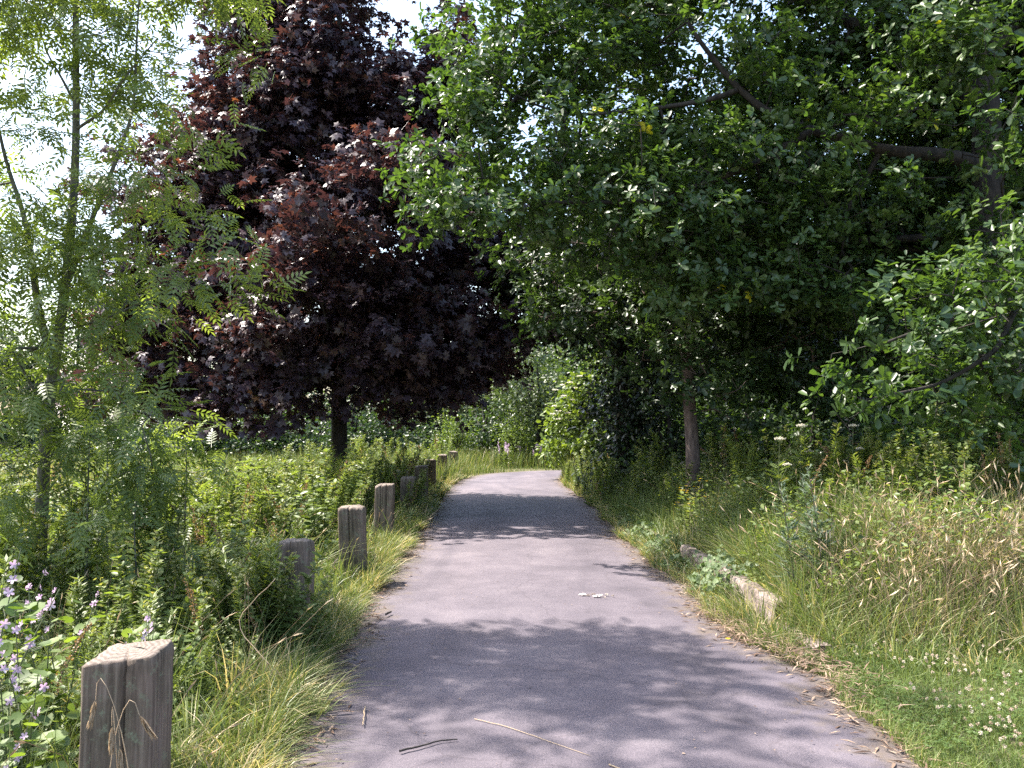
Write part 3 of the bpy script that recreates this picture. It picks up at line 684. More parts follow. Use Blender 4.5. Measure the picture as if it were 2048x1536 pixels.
# ---- elder with cream flower plates
eb = np.array([P(1160, 940, 24.5)[0], 24.5, .05])
eblobs = [B_(1155, 800, 24.5, .55, .6, .5), B_(1175, 760, 24.3, .35, .5, .35), B_(1130, 840, 24.6, .6, .7, .5), B_(1170, 870, 24, .4, .5, .6), B_(1185, 720, 24.4, .25, .4, .2), B_(1120, 900, 24.8, .6, .6, .4)]
el = [([eb, P(1160, 880, 24.5), P(1158, 800, 24.5)], .06, .02), ([P(1160, 900, 24.5), P(1175, 820, 24.4), P(1183, 730, 24.4)], .03, .01)]
er = tree('elder_bush', 'bright green elder bush bearing cream flower heads at the far bend', 'bush', eb, el, eblobs, 20, 34, .15, OVAL, M['elder'], M['bark'], gap=.15, spread=(.16, .16, .1))
for (px, py) in ((1110, 780), (1125, 770), (1140, 765), (1108, 812), (1116, 822), (1160, 752), (1128, 792), (1135, 826), (1118, 838), (1150, 776), (1106, 828), (1145, 800)):
    g = Geo(); c = P(px, py, 23.85) - eb; n_ = 60
    a = rng.random(n_) * 2 * pi; r = np.sqrt(rng.random(n_)) * .085
    pos = c + np.stack([r * np.cos(a), r * np.sin(a), .02 - r * r * 3], 1)
    place(g, T_kite(.45, .5), pos, norm(rng.normal(size=(n_, 3))), norm(UP - [0, .8, 0] + rng.normal(0, .3, (n_, 3))), .026, rng.random(n_))
    g.build('flower_head', M['white'], er)

# ---- background trees beyond the bend and behind the maple
def make_far(h, w, ph, T, lm, size=.2, per=26, dens=2.2):
    bl = []
    for k in range(17):
        z = h * (.10 + .80 * rng.random()); rr = w * (1 - .55 * abs(z / h - .45))
        a = rng.random() * 2 * pi; q = rr * .62 * math.sqrt(rng.random())
        bl.append((q * cos(a), q * sin(a), z, rr * .5, rr * .5, h * .13))
    lim = [([(0, 0, 0), (.1, 0, h * .4), (0, .1, h * .8)], .16, .04)]
    for k in range(4):
        a = k * 1.6 + ph; lim.append(([(0, 0, h * .3), (w * .25 * cos(a), w * .25 * sin(a), h * .5), (w * .5 * cos(a), w * .5 * sin(a), h * .65)], .07, .02))
    return tree('background_tree', 'leafy green tree in the wood behind the far bend of the path', 'tree', (0, 0, 0), lim, bl, dens, per, size, T, lm, M['bark'], gap=.2, ph=ph, spread=(.42, .42, .24), r_tip=.006, seg=.6)

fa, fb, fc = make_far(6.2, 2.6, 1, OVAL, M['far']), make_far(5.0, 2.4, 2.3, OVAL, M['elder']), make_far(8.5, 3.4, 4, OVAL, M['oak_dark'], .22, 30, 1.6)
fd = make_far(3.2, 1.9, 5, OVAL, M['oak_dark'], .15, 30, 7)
used = set()
ORD = ['leftmost', 'second from the left', 'third from the left', 'fourth from the left', 'fifth from the left', 'fifth from the right', 'fourth from the right', 'third from the right', 'second from the right', 'rightmost']
def rank(v, vals):
    o_ = sorted(vals); i_ = o_.index(v)
    if len(o_) > 10: return ['first', 'second', 'third', 'fourth', 'fifth', 'sixth', 'seventh', 'eighth', 'ninth', 'tenth', 'eleventh', 'twelfth', 'thirteenth', 'fourteenth', 'fifteenth', 'sixteenth'][i_] + ' from the left'
    return ORD[i_] if i_ < 5 and i_ < len(o_) / 2 else ORD[10 - (len(o_) - i_)]
def far(src, x, y, sc, label, group):
    if src.name in used:
        return dup(src, (x, y, 0), rng.random() * 6.28, sc, label, group)
    used.add(src.name); src.location = (x, y, 0); src.scale = (sc,) * 3; src['label'] = label; src['group'] = group
    return src
far(fa, P(1075, 0, 34)[0], 34, .82, 'sunlit mid-green tree closing the view directly above the far bend', 'trees behind the far bend')
far(fb, P(1030, 0, 33)[0], 32.6, .42, 'small bright bushy tree low beside the purple flowers at the bend', 'trees behind the far bend')
far(fb, P(915, 0, 33)[0], 33, .42, 'small rounded pale green bush left of the far bend', 'trees behind the far bend')
far(fd, P(965, 0, 35)[0], 35, 1.0, 'dark grey-green bush in shade behind the far bend', 'trees behind the far bend')
lab = 'tall tree closing the sky above the far bend'
for (px, d, src, sc) in (ROW := ((900, 44, fc, .78), (1000, 46, fc, .86), (1100, 44, fc, .90), (1190, 42, fc, .92), (1050, 52, fc, 1.0))):
    far(src, P(px, 0, d)[0], d, sc, lab + ', ' + rank((px - 1024) / d, [(q_[0] - 1024) / q_[1] for q_ in ROW]), 'tall trees behind the far bend')
lab = 'leafy green tree in the distant wood behind the purple maple'
for (px, d, src, sc) in (ROW := ((860, 38, fa, .85), (780, 40, fa, .8), (700, 37, fd, 1.5), (600, 36, fd, 1.35), (520, 38, fd, 1.5), (430, 38, fa, .75), (350, 36, fd, 1.4), (980, 42, fa, .85), (1140, 40, fa, .95), (560, 44, fa, .8))):
    far(src, P(px, 0, d)[0], d, sc, lab + ', ' + rank(px / d, [q_[0] / q_[1] for q_ in ROW]), 'distant trees behind the maple')
hl = ['left end, beside the ash', 'second from the ash', 'in the middle of the dark gap', 'right of the dark gap', 'next to the maple trunk on its left', 'directly behind the maple trunk', 'just right of the maple trunk', 'behind the far posts']
for q, (px, d) in enumerate(((330, 30), (385, 29), (440, 30), (500, 29.5), (560, 30), (625, 31), (710, 34), (790, 35))):
    far(fd, P(px, 0, d)[0], d, .78 if px < 650 else .95, 'dark hedge bush under the purple maple, ' + hl[q], 'hedge behind the maple')
lab = 'tall pale tree standing far off behind the ash'
for (px, d, src, sc) in (ROW := ((250, 40, fa, 1.15), (150, 42, fc, .95), (40, 40, fc, .8), (-60, 38, fa, 1.2), (-250, 42, fc, .9))):
    far(src, P(px, 0, d)[0], d, sc, lab + ', ' + rank(px / d, [q_[0] / q_[1] for q_ in ROW]), 'far trees behind the ash')
lab = 'dark shaded tree crowding behind the oaks right of the path'
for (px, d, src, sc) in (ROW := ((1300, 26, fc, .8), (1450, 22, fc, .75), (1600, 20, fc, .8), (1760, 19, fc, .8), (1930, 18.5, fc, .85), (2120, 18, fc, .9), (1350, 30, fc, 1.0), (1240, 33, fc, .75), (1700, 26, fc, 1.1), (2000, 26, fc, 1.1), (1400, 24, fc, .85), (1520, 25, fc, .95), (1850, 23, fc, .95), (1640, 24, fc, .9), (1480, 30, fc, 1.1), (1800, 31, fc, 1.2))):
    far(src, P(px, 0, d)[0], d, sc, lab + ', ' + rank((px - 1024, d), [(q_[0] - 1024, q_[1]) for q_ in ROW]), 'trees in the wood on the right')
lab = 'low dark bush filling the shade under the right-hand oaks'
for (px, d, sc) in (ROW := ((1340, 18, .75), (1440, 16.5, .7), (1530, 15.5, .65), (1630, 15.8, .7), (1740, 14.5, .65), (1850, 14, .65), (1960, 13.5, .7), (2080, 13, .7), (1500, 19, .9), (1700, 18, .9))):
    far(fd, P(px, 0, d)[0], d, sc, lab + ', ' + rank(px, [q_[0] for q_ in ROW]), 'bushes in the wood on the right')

# ------------------------------------------------------------------ wooden posts
def wood_mat():
    m, nt, b, out = mat_new('weathered_wood')
    tc = nt.nodes.new('ShaderNodeTexCoord'); mp = nt.nodes.new('ShaderNodeMapping'); mp.inputs['Scale'].default_value = (1, 1, .045)
    nt.links.new(tc.outputs['Object'], mp.inputs[0])
    n = nt.nodes.new('ShaderNodeTexNoise'); n.inputs['Scale'].default_value = 55; n.inputs['Detail'].default_value = 8; n.inputs['Roughness'].default_value = .7
    nt.links.new(mp.outputs[0], n.inputs[0])
    n3 = nt.nodes.new('ShaderNodeTexNoise'); n3.inputs['Scale'].default_value = 5; n3.inputs['Detail'].default_value = 5
    nt.links.new(tc.outputs['Object'], n3.inputs[0])
    r = ramp(nt, [(.3, (.045, .031, .023)), (.5, (.140, .105, .084)), (.72, (.26, .208, .178))], n.outputs[0])
    r3 = ramp(nt, [(.38, (.55, .58, .46)), (.6, (1.05, 1, .98))], n3.outputs[0])
    mx = nt.nodes.new('ShaderNodeMix'); mx.data_type = 'RGBA'; mx.blend_type = 'MULTIPLY'; mx.inputs['Factor'].default_value = .8
    nt.links.new(r.outputs[0], mx.inputs['A']); nt.links.new(r3.outputs[0], mx.inputs['B'])
    # end grain on the top
    geo = nt.nodes.new('ShaderNodeNewGeometry'); sp = nt.nodes.new('ShaderNodeSeparateXYZ'); nt.links.new(geo.outputs['Normal'], sp.inputs[0])
    mr = nt.nodes.new('ShaderNodeMapRange'); mr.inputs[1].default_value = .5; mr.inputs[2].default_value = .8; nt.links.new(sp.outputs[2], mr.inputs[0])
    wv = nt.nodes.new('ShaderNodeTexWave'); wv.wave_type = 'RINGS'; wv.rings_direction = 'Z'; wv.inputs['Scale'].default_value = 16; wv.inputs['Distortion'].default_value = 6; wv.inputs['Detail'].default_value = 4
    nt.links.new(tc.outputs['Object'], wv.inputs[0])
    r4 = ramp(nt, [(.1, (.13, .10, .08)), (.9, (.215, .175, .148))], wv.outputs[0])
    mx4 = nt.nodes.new('ShaderNodeMix'); mx4.data_type = 'RGBA'
    nt.links.new(mr.outputs[0], mx4.inputs['Factor']); nt.links.new(mx.outputs['Result'], mx4.inputs['A']); nt.links.new(r4.outputs[0], mx4.inputs['B'])
    nl = nt.nodes.new('ShaderNodeTexNoise'); nl.inputs['Scale'].default_value = 22; nl.inputs['Detail'].default_value = 8; nl.inputs['Roughness'].default_value = .75
    nt.links.new(tc.outputs['Object'], nl.inputs[0]); rl = ramp(nt, [(.56, (0, 0, 0)), (.66, (1, 1, 1))], nl.outputs[0])
    mxl = nt.nodes.new('ShaderNodeMix'); mxl.data_type = 'RGBA'; nt.links.new(rl.outputs[0], mxl.inputs['Factor']); nt.links.new(mx4.outputs['Result'], mxl.inputs['A']); mxl.inputs['B'].default_value = (.17, .18, .12, 1)
    nt.links.new(mxl.outputs['Result'], b.inputs['Base Color']); b.inputs['Roughness'].default_value = .85
    bp = nt.nodes.new('ShaderNodeBump'); bp.inputs['Distance'].default_value = .006; bp.inputs['Strength'].default_value = .8
    nt.links.new(n.outputs[0], bp.inputs['Height']); nt.links.new(bp.outputs[0], b.inputs['Normal'])
    return m


M['wood'] = wood_mat()


def post_mesh(w, d, h, cracks, seed):
    r = np.random.default_rng(seed)
    a, b_ = w / 2, d / 2; c = .012
    # outline counter-clockwise from the front left corner, with V-shaped splits
    def side(p, q, cr):
        out_ = []
        p, q = np.array(p), np.array(q); dd = (q - p) / np.linalg.norm(q - p); nn = np.array([-dd[1], dd[0]])
        ts = sorted(cr); n = 9
        tt = sorted(set([0.0, 1.0] + [k / n for k in range(1, n)]))
        tt = [t_ for t_ in tt if all(abs(t_ - c_) > .05 for c_ in ts)]
        ev = [(t_, 0) for t_ in tt]
        for c_ in ts: ev += [(c_ - .020, 0), (c_, .035), (c_ + .020, 0)]
        for t_, dep in sorted(ev): out_.append(p + (q - p) * t_ + nn * (dep + r.uniform(0, .0035) * (0 < t_ < 1)))
        return out_
    pts = side((-a + c, -b_), (a - c, -b_), cracks[0]) + side((a, -b_ + c), (a, b_ - c), cracks[1]) + side((a - c, b_), (-a + c, b_), []) + side((-a, b_ - c), (-a, -b_ + c), [])
    O = np.array(pts); n = len(O); g = Geo(); rings = []
    zs = [-.25, 0, .2, .4, .55, h - .05, h - .02]
    for z in zs:
        rings.append(np.c_[O * (1 + r.normal(0, .008)) + r.normal(0, .0016, O.shape), np.full(n, z)])
    tv = r.uniform(-.016, .016, 2); tilt = lambda o: tv[0] * o[:, 0] / a + tv[1] * o[:, 1] / a
    chip = r.random(n); chip = np.where(chip < .18, r.uniform(.008, .024, n), 0)
    rings.append(np.c_[O * (.985 - .8 * chip[:, None]), np.full(n, h) + tilt(O) - chip + r.normal(0, .003, n)])
    rings.append(np.c_[O * .90, np.full(n, h + .008) + tilt(O) * .9 + r.normal(0, .003, n)])
    rings.append(np.c_[O * .5, np.full(n, h + .020) + r.normal(0, .003, n)])
    W = np.concatenate(rings + [np.array([[0, 0, h + .024]])])
    Q = [(i_ * n + j, i_ * n + (j + 1) % n, (i_ + 1) * n + (j + 1) % n, (i_ + 1) * n + j) for i_ in range(len(rings) - 1) for j in range(n)]
    L = len(rings) - 1; T = [(L * n + j, L * n + (j + 1) % n, len(W) - 1) for j in range(n)]
    g.add(W, Q, T)
    return g.mesh('wooden_post')


posts = [  # x, y, rz, height, mesh kind, label
    (-1.40, 3.14, .10, .77, 0, 'weathered square wooden post nearest the viewer, draped with drooping grass heads'),
    (-1.54, 6.05, .05, .77, 1, 'wooden post half smothered in dark weeds, second from the viewer'),
    (-1.60, 8.70, .04, .76, 2, 'sunlit grey wooden post with a long split down its front'),
    (-1.77, 11.8, .04, .77, 3, 'sunlit wooden post just beyond the split one'),
    (-1.80, 14.6, .03, .70, 1, 'wooden post hidden among the dark weeds under the maple'),
    (-1.84, 17.5, .03, .75, 0, 'dark reddish wooden post in shade, left of the darkest one'),
    (-1.92, 20.1, .02, .77, 3, 'darkest wooden post, fully in shade beside the far path'),
    (-1.91, 23.3, .00, .78, 1, 'second farthest wooden post, with a pale top'),
    (-1.78, 26.2, -.1, .78, 2, 'farthest wooden post, standing in sunlight at the bend')]
pk = [((.62,), (.35,)), ((.5,), (.6,)), ((.40,), (.5,)), ((.66, .3), (.4,)), ((.35,), ()), ((.55,), (.3,)), ((.45,), ()), ((.5, .8), (.5,)), ((.3,), (.6,))]
pmesh = [post_mesh(.25, .25, .77, pk[k], 20 + k) for k in range(9)]
for q, (x, y, rz, h, kd, lb_) in enumerate(posts):
    o = obj('wooden_post', pmesh[q], M['wood'])
    o.location = (x, y, h - .77); o.rotation_euler = (rng.normal(0, .022), rng.normal(0, .022), rz)
    tag(o, lb_, 'post', 'wooden posts along the path')

# ------------------------------------------------------------------ old concrete kerb blocks
m, nt, b, out = mat_new('concrete')
tc = nt.nodes.new('ShaderNodeTexCoord'); n = nt.nodes.new('ShaderNodeTexNoise'); n.inputs['Scale'].default_value = 7; n.inputs['Detail'].default_value = 10; n.inputs['Roughness'].default_value = .7
nt.links.new(tc.outputs['Object'], n.inputs[0])
r = ramp(nt, [(.38, (.05, .042, .030)), (.48, (.15, .115, .10)), (.58, (.24, .19, .175)), (.72, (.33, .27, .255))], n.outputs[0]); nt.links.new(r.outputs[0], b.inputs['Base Color']); b.inputs['Roughness'].default_value = .9
bp = nt.nodes.new('ShaderNodeBump'); bp.inputs['Distance'].default_value = .02; nt.links.new(n.outputs[0], bp.inputs['Height']); nt.links.new(bp.outputs[0], b.inputs['Normal'])
M['concrete'] = m


def block(L, w, h, seed):
    r = np.random.default_rng(seed); g = Geo(); n = 14
    prof = np.array([(0, -.1), (0, .3 * h), (0.004, .8 * h), (.018, h - .012), (.035, h), (w - .03, h), (w - .01, h - .015), (w, .7 * h), (w, -.1)])
    W = []
    for k in range(n + 1):
        q = prof + r.normal(0, .004, prof.shape); W.append(np.c_[q[:, 0], np.full(len(q), (k / n - .5) * L), q[:, 1]])
    m_ = len(prof); Q = [(i_ * m_ + j, (i_ + 1) * m_ + j, (i_ + 1) * m_ + j + 1, i_ * m_ + j + 1) for i_ in range(n) for j in range(m_ - 1)]
    W = np.concatenate(W); T = []
    for k in (0, n):
        c0 = len(W); W = np.concatenate([W, W[k * m_:(k + 1) * m_].mean(0)[None]])
        T += [(c0, k * m_ + j, k * m_ + j + 1) if k else (c0, k * m_ + j + 1, k * m_ + j) for j in range(m_ - 1)]
    g.add(W, Q, T); return g.mesh('kerb_block')


for (y0, y1, lb_) in ((5.9, 6.62, 'concrete kerb block nearest the lawn, sunk in dry grass'), (6.66, 7.9, 'long bare concrete kerb block with its pale face to the path'), (7.94, 8.75, 'concrete kerb block overgrown by weeds between the two bare ones'), (8.79, 9.8, 'pale concrete kerb block at the far end of the row')):
    o = obj('kerb_block', block(y1 - y0, .15, .24 if y0 > 6.5 else .09, int(y0 * 10)), M['concrete'])
    ym = (y0 + y1) / 2; o.location = (np.interp(ym, [6, 10], [2.06, 1.90]), ym, -.01 + rng.normal(0, .008)); o.rotation_euler = (0, rng.normal(0, .02), .04)
    tag(o, lb_, 'kerb', 'concrete kerb blocks right of the path')

# ------------------------------------------------------------------ grasses
def blades(g, x, y, z, h, w, rnd, lean=.35, bias=(0, 0), nseg=3):
    n = len(x); a = rng.random(n) * 2 * pi
    ld = np.stack([np.cos(a), np.sin(a)], 1) * lean * rng.random((n, 1)) + np.array(bias)
    p0 = np.stack([x, y, z - .01], 1); wd = np.stack([-np.sin(a), np.cos(a), np.zeros(n)], 1)
    # blades turn their flats in all directions
    wa = rng.random(n) * pi; wd = np.stack([np.cos(wa), np.sin(wa), np.zeros(n)], 1)
    curl = rng.uniform(.6, 2.2, n)
    rings = []
    for k in range(nseg + 1):
        t_ = k / nseg; cv = t_ ** curl[:, None]
        ctr = p0 + np.c_[ld * (h[:, None] * cv * (.5 + .8 * t_)), h * (t_ - .42 * np.hypot(ld[:, 0], ld[:, 1]) * t_ ** 2.5)]
        hw = w * (1 - t_ ** 1.6) * .5 + .0004
        rings.append(np.stack([ctr - wd * hw[:, None], ctr + wd * hw[:, None]], 1))
    W = np.concatenate(rings, 1)            # n, 2(nseg+1), 3
    q = np.array([(2 * k, 2 * k + 1, 2 * k + 3, 2 * k + 2) for k in range(nseg)])
    Q = q[None] + (np.arange(n) * 2 * (nseg + 1))[:, None, None]
    g.add(W.reshape(-1, 3), Q.reshape(-1, 4), rnd=np.repeat(rnd, nseg))


def scatter(x0, x1, y0, y1, n, fall=6.0, pw=1.1):
    x = rng.uniform(x0, x1, n); y = rng.uniform(y0, y1, n)
    k = rng.random(n) < np.minimum(1, (fall / np.maximum(np.hypot(x, y), .1)) ** pw)
    k &= np.abs(x) < y * .68 + 1.2
    return x[k], y[k]


def stalks(g, x, y, z, h, rnd, head=.12, thick=.0016, lean=.25, hw=.006, bias=(0, 0)):
    """thin stalks that end in a seed head"""
    n = len(x); a = rng.random(n) * 2 * pi; ld = np.stack([np.cos(a), np.sin(a)], 1) * lean * rng.random((n, 1)) + np.array(bias)
    pts = []
    for t_ in (0, .35, .7, 1.0):
        pts.append(np.c_[x + ld[:, 0] * h * t_ ** 2, y + ld[:, 1] * h * t_ ** 2, z + h * (t_ - .2 * t_ ** 3 * np.hypot(ld[:, 0], ld[:, 1]))])
    for A, B in zip(pts[:-1], pts[1:]):
        segs(g, A, B, np.full(n, thick), np.full(n, thick * .8), 3)
    d = norm(pts[3] - pts[2] + np.c_[ld * .3, -.1 * np.ones(n)] * h[:, None] * .3)
    place(g, T_kite(hw / head, .4), pts[3] - d * .01, d, rng.normal(size=(n, 3)), head * rng.uniform(.6, 1.2, n), rnd)
    place(g, T_kite(hw / head, .5), pts[3] - d * .01, d, np.cross(d, rng.normal(size=(n, 3))), head * rng.uniform(.6, 1.2, n), rnd)


def stuff(name, g, mat, label, cat):
    return tag(g.build(name, mat), label, cat, kind='stuff')


# left tall grass and the fringe leaning over the path
g = Geo()
x, y = scatter(-13, -1.0, 1.2, 26, 260000, 5, 1.35)
k = (x < left_edge(y) + .03); x, y = x[k], y[k]
nearp = np.exp(-(left_edge(y) - x) / .5)
h = rng.uniform(.14, .50, len(x)) * (1 - .55 * nearp) * (1 + .3 * wob(np.stack([x, y], 1), .8))
w = .0050 * (1 + np.hypot(x, y) * .10) * rng.uniform(.5, 1.3, len(x))
rn = np.clip(rng.beta(2, 3.2, len(x)) * .8 + .25 * (wob(np.stack([x, y], 1), .9, 2) > .3) * rng.random(len(x)) + .28 * nearp * rng.random(len(x)), 0, 1)
blades(g, x, y, terrain(x, y), h, w, rn, .7)


def tufts(g, tx, ty, tz, per, h, wd, rn, lean=.9, bias=(0, 0), rad=.05):
    n = len(tx); k = rng.poisson(per, n); idx = np.repeat(np.arange(n), k); m_ = len(idx)
    a = rng.random(m_) * 2 * pi; r = rad * np.sqrt(rng.random(m_)); dx, dy = r * np.cos(a), r * np.sin(a)
    x, y = tx[idx] + dx, ty[idx] + dy
    hh = h[idx] * rng.uniform(.45, 1.1, m_); c = np.clip(rn[idx] + rng.normal(0, .16, m_), 0, 1)
    tb = rng.normal(0, .28, (n, 2))[idx] + np.array(bias) + np.stack([dx, dy], 1) / rad * .5 * lean
    p0x, p0y = x, y
    curl = rng.uniform(.7, 2.0, m_); wa = rng.random(m_) * pi; wv = np.stack([np.cos(wa), np.sin(wa), 0 * wa], 1)
    w_ = wd * (1 + np.hypot(x, y) * .09) * rng.uniform(.6, 1.3, m_); rings = []; ns_ = 4
    L_ = np.hypot(tb[:, 0], tb[:, 1])
    for q in range(ns_ + 1):
        t_ = q / ns_; cv = t_ ** curl
        ctr = np.c_[p0x + tb[:, 0] * hh * cv * (.5 + .9 * t_), p0y + tb[:, 1] * hh * cv * (.5 + .9 * t_), np.maximum(tz[idx] - .01 + hh * (t_ - .5 * np.minimum(L_, 1.3) * t_ ** 2.3), .022)]
        hw = w_ * (1 - t_ ** 1.8) * .5 + .0004; rings.append(np.stack([ctr - wv * hw[:, None], ctr + wv * hw[:, None]], 1))
    W = np.concatenate(rings, 1); q = np.array([(2 * k_, 2 * k_ + 1, 2 * k_ + 3, 2 * k_ + 2) for k_ in range(ns_)])
    Q = q[None] + (np.arange(m_) * 2 * (ns_ + 1))[:, None, None]
    g.add(W.reshape(-1, 3), Q.reshape(-1, 4), rnd=np.repeat(c, ns_))


n = 1500; ty = rng.uniform(2.0, 26, n); ty = ty[rng.random(n) < np.minimum(1, 8 / ty)]
mod = .55 + .45 * np.sin(ty * 2.3) * np.sin(ty * .9 + 1)
tx = left_edge(ty) - np.abs(rng.normal(0, .17, len(ty))) - .03
tufts(g, tx, ty, np.zeros(len(ty)), 26, (.16 + .26 * rng.random(len(ty))) * (.45 + .75 * mod), .0052, np.clip(rng.beta(2, 2.6, len(ty)) + .08 + .35 * (rng.random(len(ty)) < .22), 0, 1), .9, (.18, -.06))
tx = rng.uniform(-1.45, -1.08, 60); ty = rng.uniform(2.4, 5.2, 60)
tufts(g, tx, ty, np.zeros(60), 30, rng.uniform(.12, .34, 60), .0065, rng.uniform(.35, .85, 60), 1.1, (.15, -.05), .08)
n = 2600; ty = rng.uniform(1.8, 15, n); tx = -rng.uniform(1.3, 8, n); k = (tx < left_edge(ty) - .3) & (rng.random(n) < np.minimum(1, 6 / ty)); tx, ty = tx[k], ty[k]
tufts(g, tx, ty, terrain(tx, ty), 20, rng.uniform(.3, .75, len(tx)), .0055, rng.beta(2, 2.4, len(tx)), .8, rad=.07)
stuff('tall_grass', g, M['grass'], 'rough green and straw grass filling the left verge around the posts', 'grass')

# right bank
g = Geo()
x, y = scatter(1.6, 13, 5.4, 26, 230000, 7, 1.3)
k = (x > right_edge(y) - .03) & ~((x < 2.20) & (y > 6.6) & (y < 9.9) & (rng.random(len(x)) > .05)) & ~((x < 2.0) & (y < 6.6) & (rng.random(len(x)) > .2)); x, y = x[k], y[k]
dr = sstep(wob(np.stack([x, y], 1), .55, 5) + .9 * np.exp(-((x - 3.7) ** 2 / 1.6 + (y - 6.8) ** 2 / 2)), .1, .9)
h = rng.uniform(.22, .60, len(x)) * sstep(x - right_edge(y), -.1, .5) + .08
h *= 1 - .75 * (1 - sstep(y, 5.4, 6.6))
rn = np.clip(rng.beta(2, 3, len(x)) * .8 + dr * rng.random(len(x)) * .75, 0, 1)
blades(g, x, y, terrain(x, y), h, .0050 * (1 + np.hypot(x, y) * .10) * rng.uniform(.5, 1.3, len(x)), rn, .75)
n = 3000; tx, ty = scatter(1.9, 9, 5.6, 18, n * 2, 8, .8); k = tx > right_edge(ty) + .12; tx, ty = tx[k], ty[k]
ky = rng.uniform(5.7, 9.6, 170); ky = ky[(ky < 6.75) | (rng.random(170) < .35)]; kk_ = ~((tx > 1.80) & (tx < 2.22) & (ty > 6.7) & (ty < 9.7)); tx, ty = tx[kk_], ty[kk_]; tx = np.concatenate([tx, 1.90 + rng.normal(0, .05, len(ky)), 2.25 + rng.normal(0, .05, len(ky))]); ty = np.concatenate([ty, ky, ky])
dd = np.exp(-((tx - 3.6) ** 2 / 2.0 + (ty - 6.7) ** 2 / 1.6))
tufts(g, tx, ty, terrain(tx, ty), 20, rng.uniform(.22, .70, len(tx)) * (1 - .6 * (1 - sstep(ty, 5.6, 6.8))) * (.5 + .5 * sstep(tx - right_edge(ty), .1, .7)), .0052, np.clip(rng.beta(2, 2.8, len(tx)) + .75 * dd * rng.random(len(tx)), 0, 1), .9, (-.08, -.08), .08)
yy = rng.uniform(6.6, 27, 9000); yy = yy[rng.random(len(yy)) < np.minimum(1, 8 / yy) * np.where(yy < 9.5, .45, 1)]
xx = right_edge(yy) + np.abs(rng.normal(0, .14, len(yy))) - .03
blades(g, xx, yy, np.zeros(len(yy)), rng.uniform(.08, .30, len(yy)), .0040 * (1 + yy * .1), np.clip(rng.beta(3, 2, len(yy)) + .1, 0, 1), .9, (-.25, -.15), 4)
stuff('bank_grass', g, M['grass'], 'mixed green and straw-coloured long grass on the right bank', 'grass')

# dry stalks with seed heads
g = Geo()
x, y = scatter(2.2, 9, 5.9, 14, 26000, 6, 1.4)
w_ = np.exp(-((x - 3.6) ** 2 / 1.3 + (y - 6.5) ** 2 / .8)); k = rng.random(len(x)) < .07 + .85 * w_; x, y = x[k], y[k]
stalks(g, x, y, terrain(x, y), rng.uniform(.35, .78, len(x)), .3 + .7 * rng.random(len(x)), .085, .0015, .8, .0055)
x, y = scatter(-9, -1.3, 1.8, 20, 9000, 4, 1.4); k = x < left_edge(y) - .08; x, y = x[k], y[k]; k = rng.random(len(x)) < .35; x, y = x[k], y[k]
stalks(g, x, y, terrain(x, y), rng.uniform(.35, .75, len(x)), rng.random(len(x)), .07, .0013, .8, .004, (.1, 0))
stuff('dry_grass', g, M['straw'], 'dry straw stalks with seed heads standing among the green weeds', 'dry grass')

# lawn with clover
g = Geo()
x, y = scatter(1.7, 7.5, 1.9, 8.5, 380000, 4.5, 1.2)
k = (x > right_edge(y) - .02) & (y < 6.9 + .8 * sstep(x, 2.6, 4.5) + .25 * np.sin(x * 3)); x, y = x[k], y[k]
edge = np.exp(-(x - right_edge(y)) / .12)
blades(g, x, y, terrain(x, y), rng.uniform(.03, .095, len(x)) * (1 + .5 * wob(np.stack([x, y], 1), 2.2) * .6) + .03 * edge, .0034 * (1 + np.hypot(x, y) * .06), np.clip(rng.beta(2, 2.5, len(x)) + .45 * edge * rng.random(len(x)), 0, 1), 1.0, nseg=2)
stuff('lawn_grass', g, M['lawn'], 'short mown lawn grass at the lower right beside the path', 'lawn')
g = Geo()
x, y = scatter(2.0, 7, 2.2, 7.6, 26000, 4.5, 1); k = x > right_edge(y) + .05; x, y = x[k], y[k]; k = wob(np.stack([x, y], 1), 1.6, 3) > -.35; x, y = x[k], y[k]
n = len(x)
for q in range(3):
    a = rng.random(n) * .3 + q * 2.09; D = np.stack([np.cos(a), np.sin(a), .25 * np.ones(n)], 1)
    place(g, T_oval(.42), np.c_[x, y, terrain(x, y) + .055], D, np.tile(UP, (n, 1)) + rng.normal(0, .2, (n, 3)), .014, rng.random(n) * .6)
stuff('clover_leaves', g, M['mallow'], 'small clover leaves spread through the lawn', 'clover')
g = Geo()
x, y = scatter(2.2, 7.5, 2.4, 7.6, 4200, 4.5, .7); k = (x > right_edge(y) + .35) & (wob(np.stack([x, y], 1), 1.3, 1) > -.25); x, y = x[k], y[k]
for cx, cy in zip(x, y):
    n_ = 26; u = norm(rng.normal(size=(n_, 3))); c = np.array([cx, cy, float(terrain(cx, cy)) + rng.uniform(.08, .13)])
    place(g, T_kite(.3, .6), c + u * .002, u, rng.normal(size=(n_, 3)), .0095, np.full(n_, rng.random() * .8))
stuff('clover_flowers', g, M['clover'], 'cream clover flower heads dotted over the lawn', 'clover flowers')

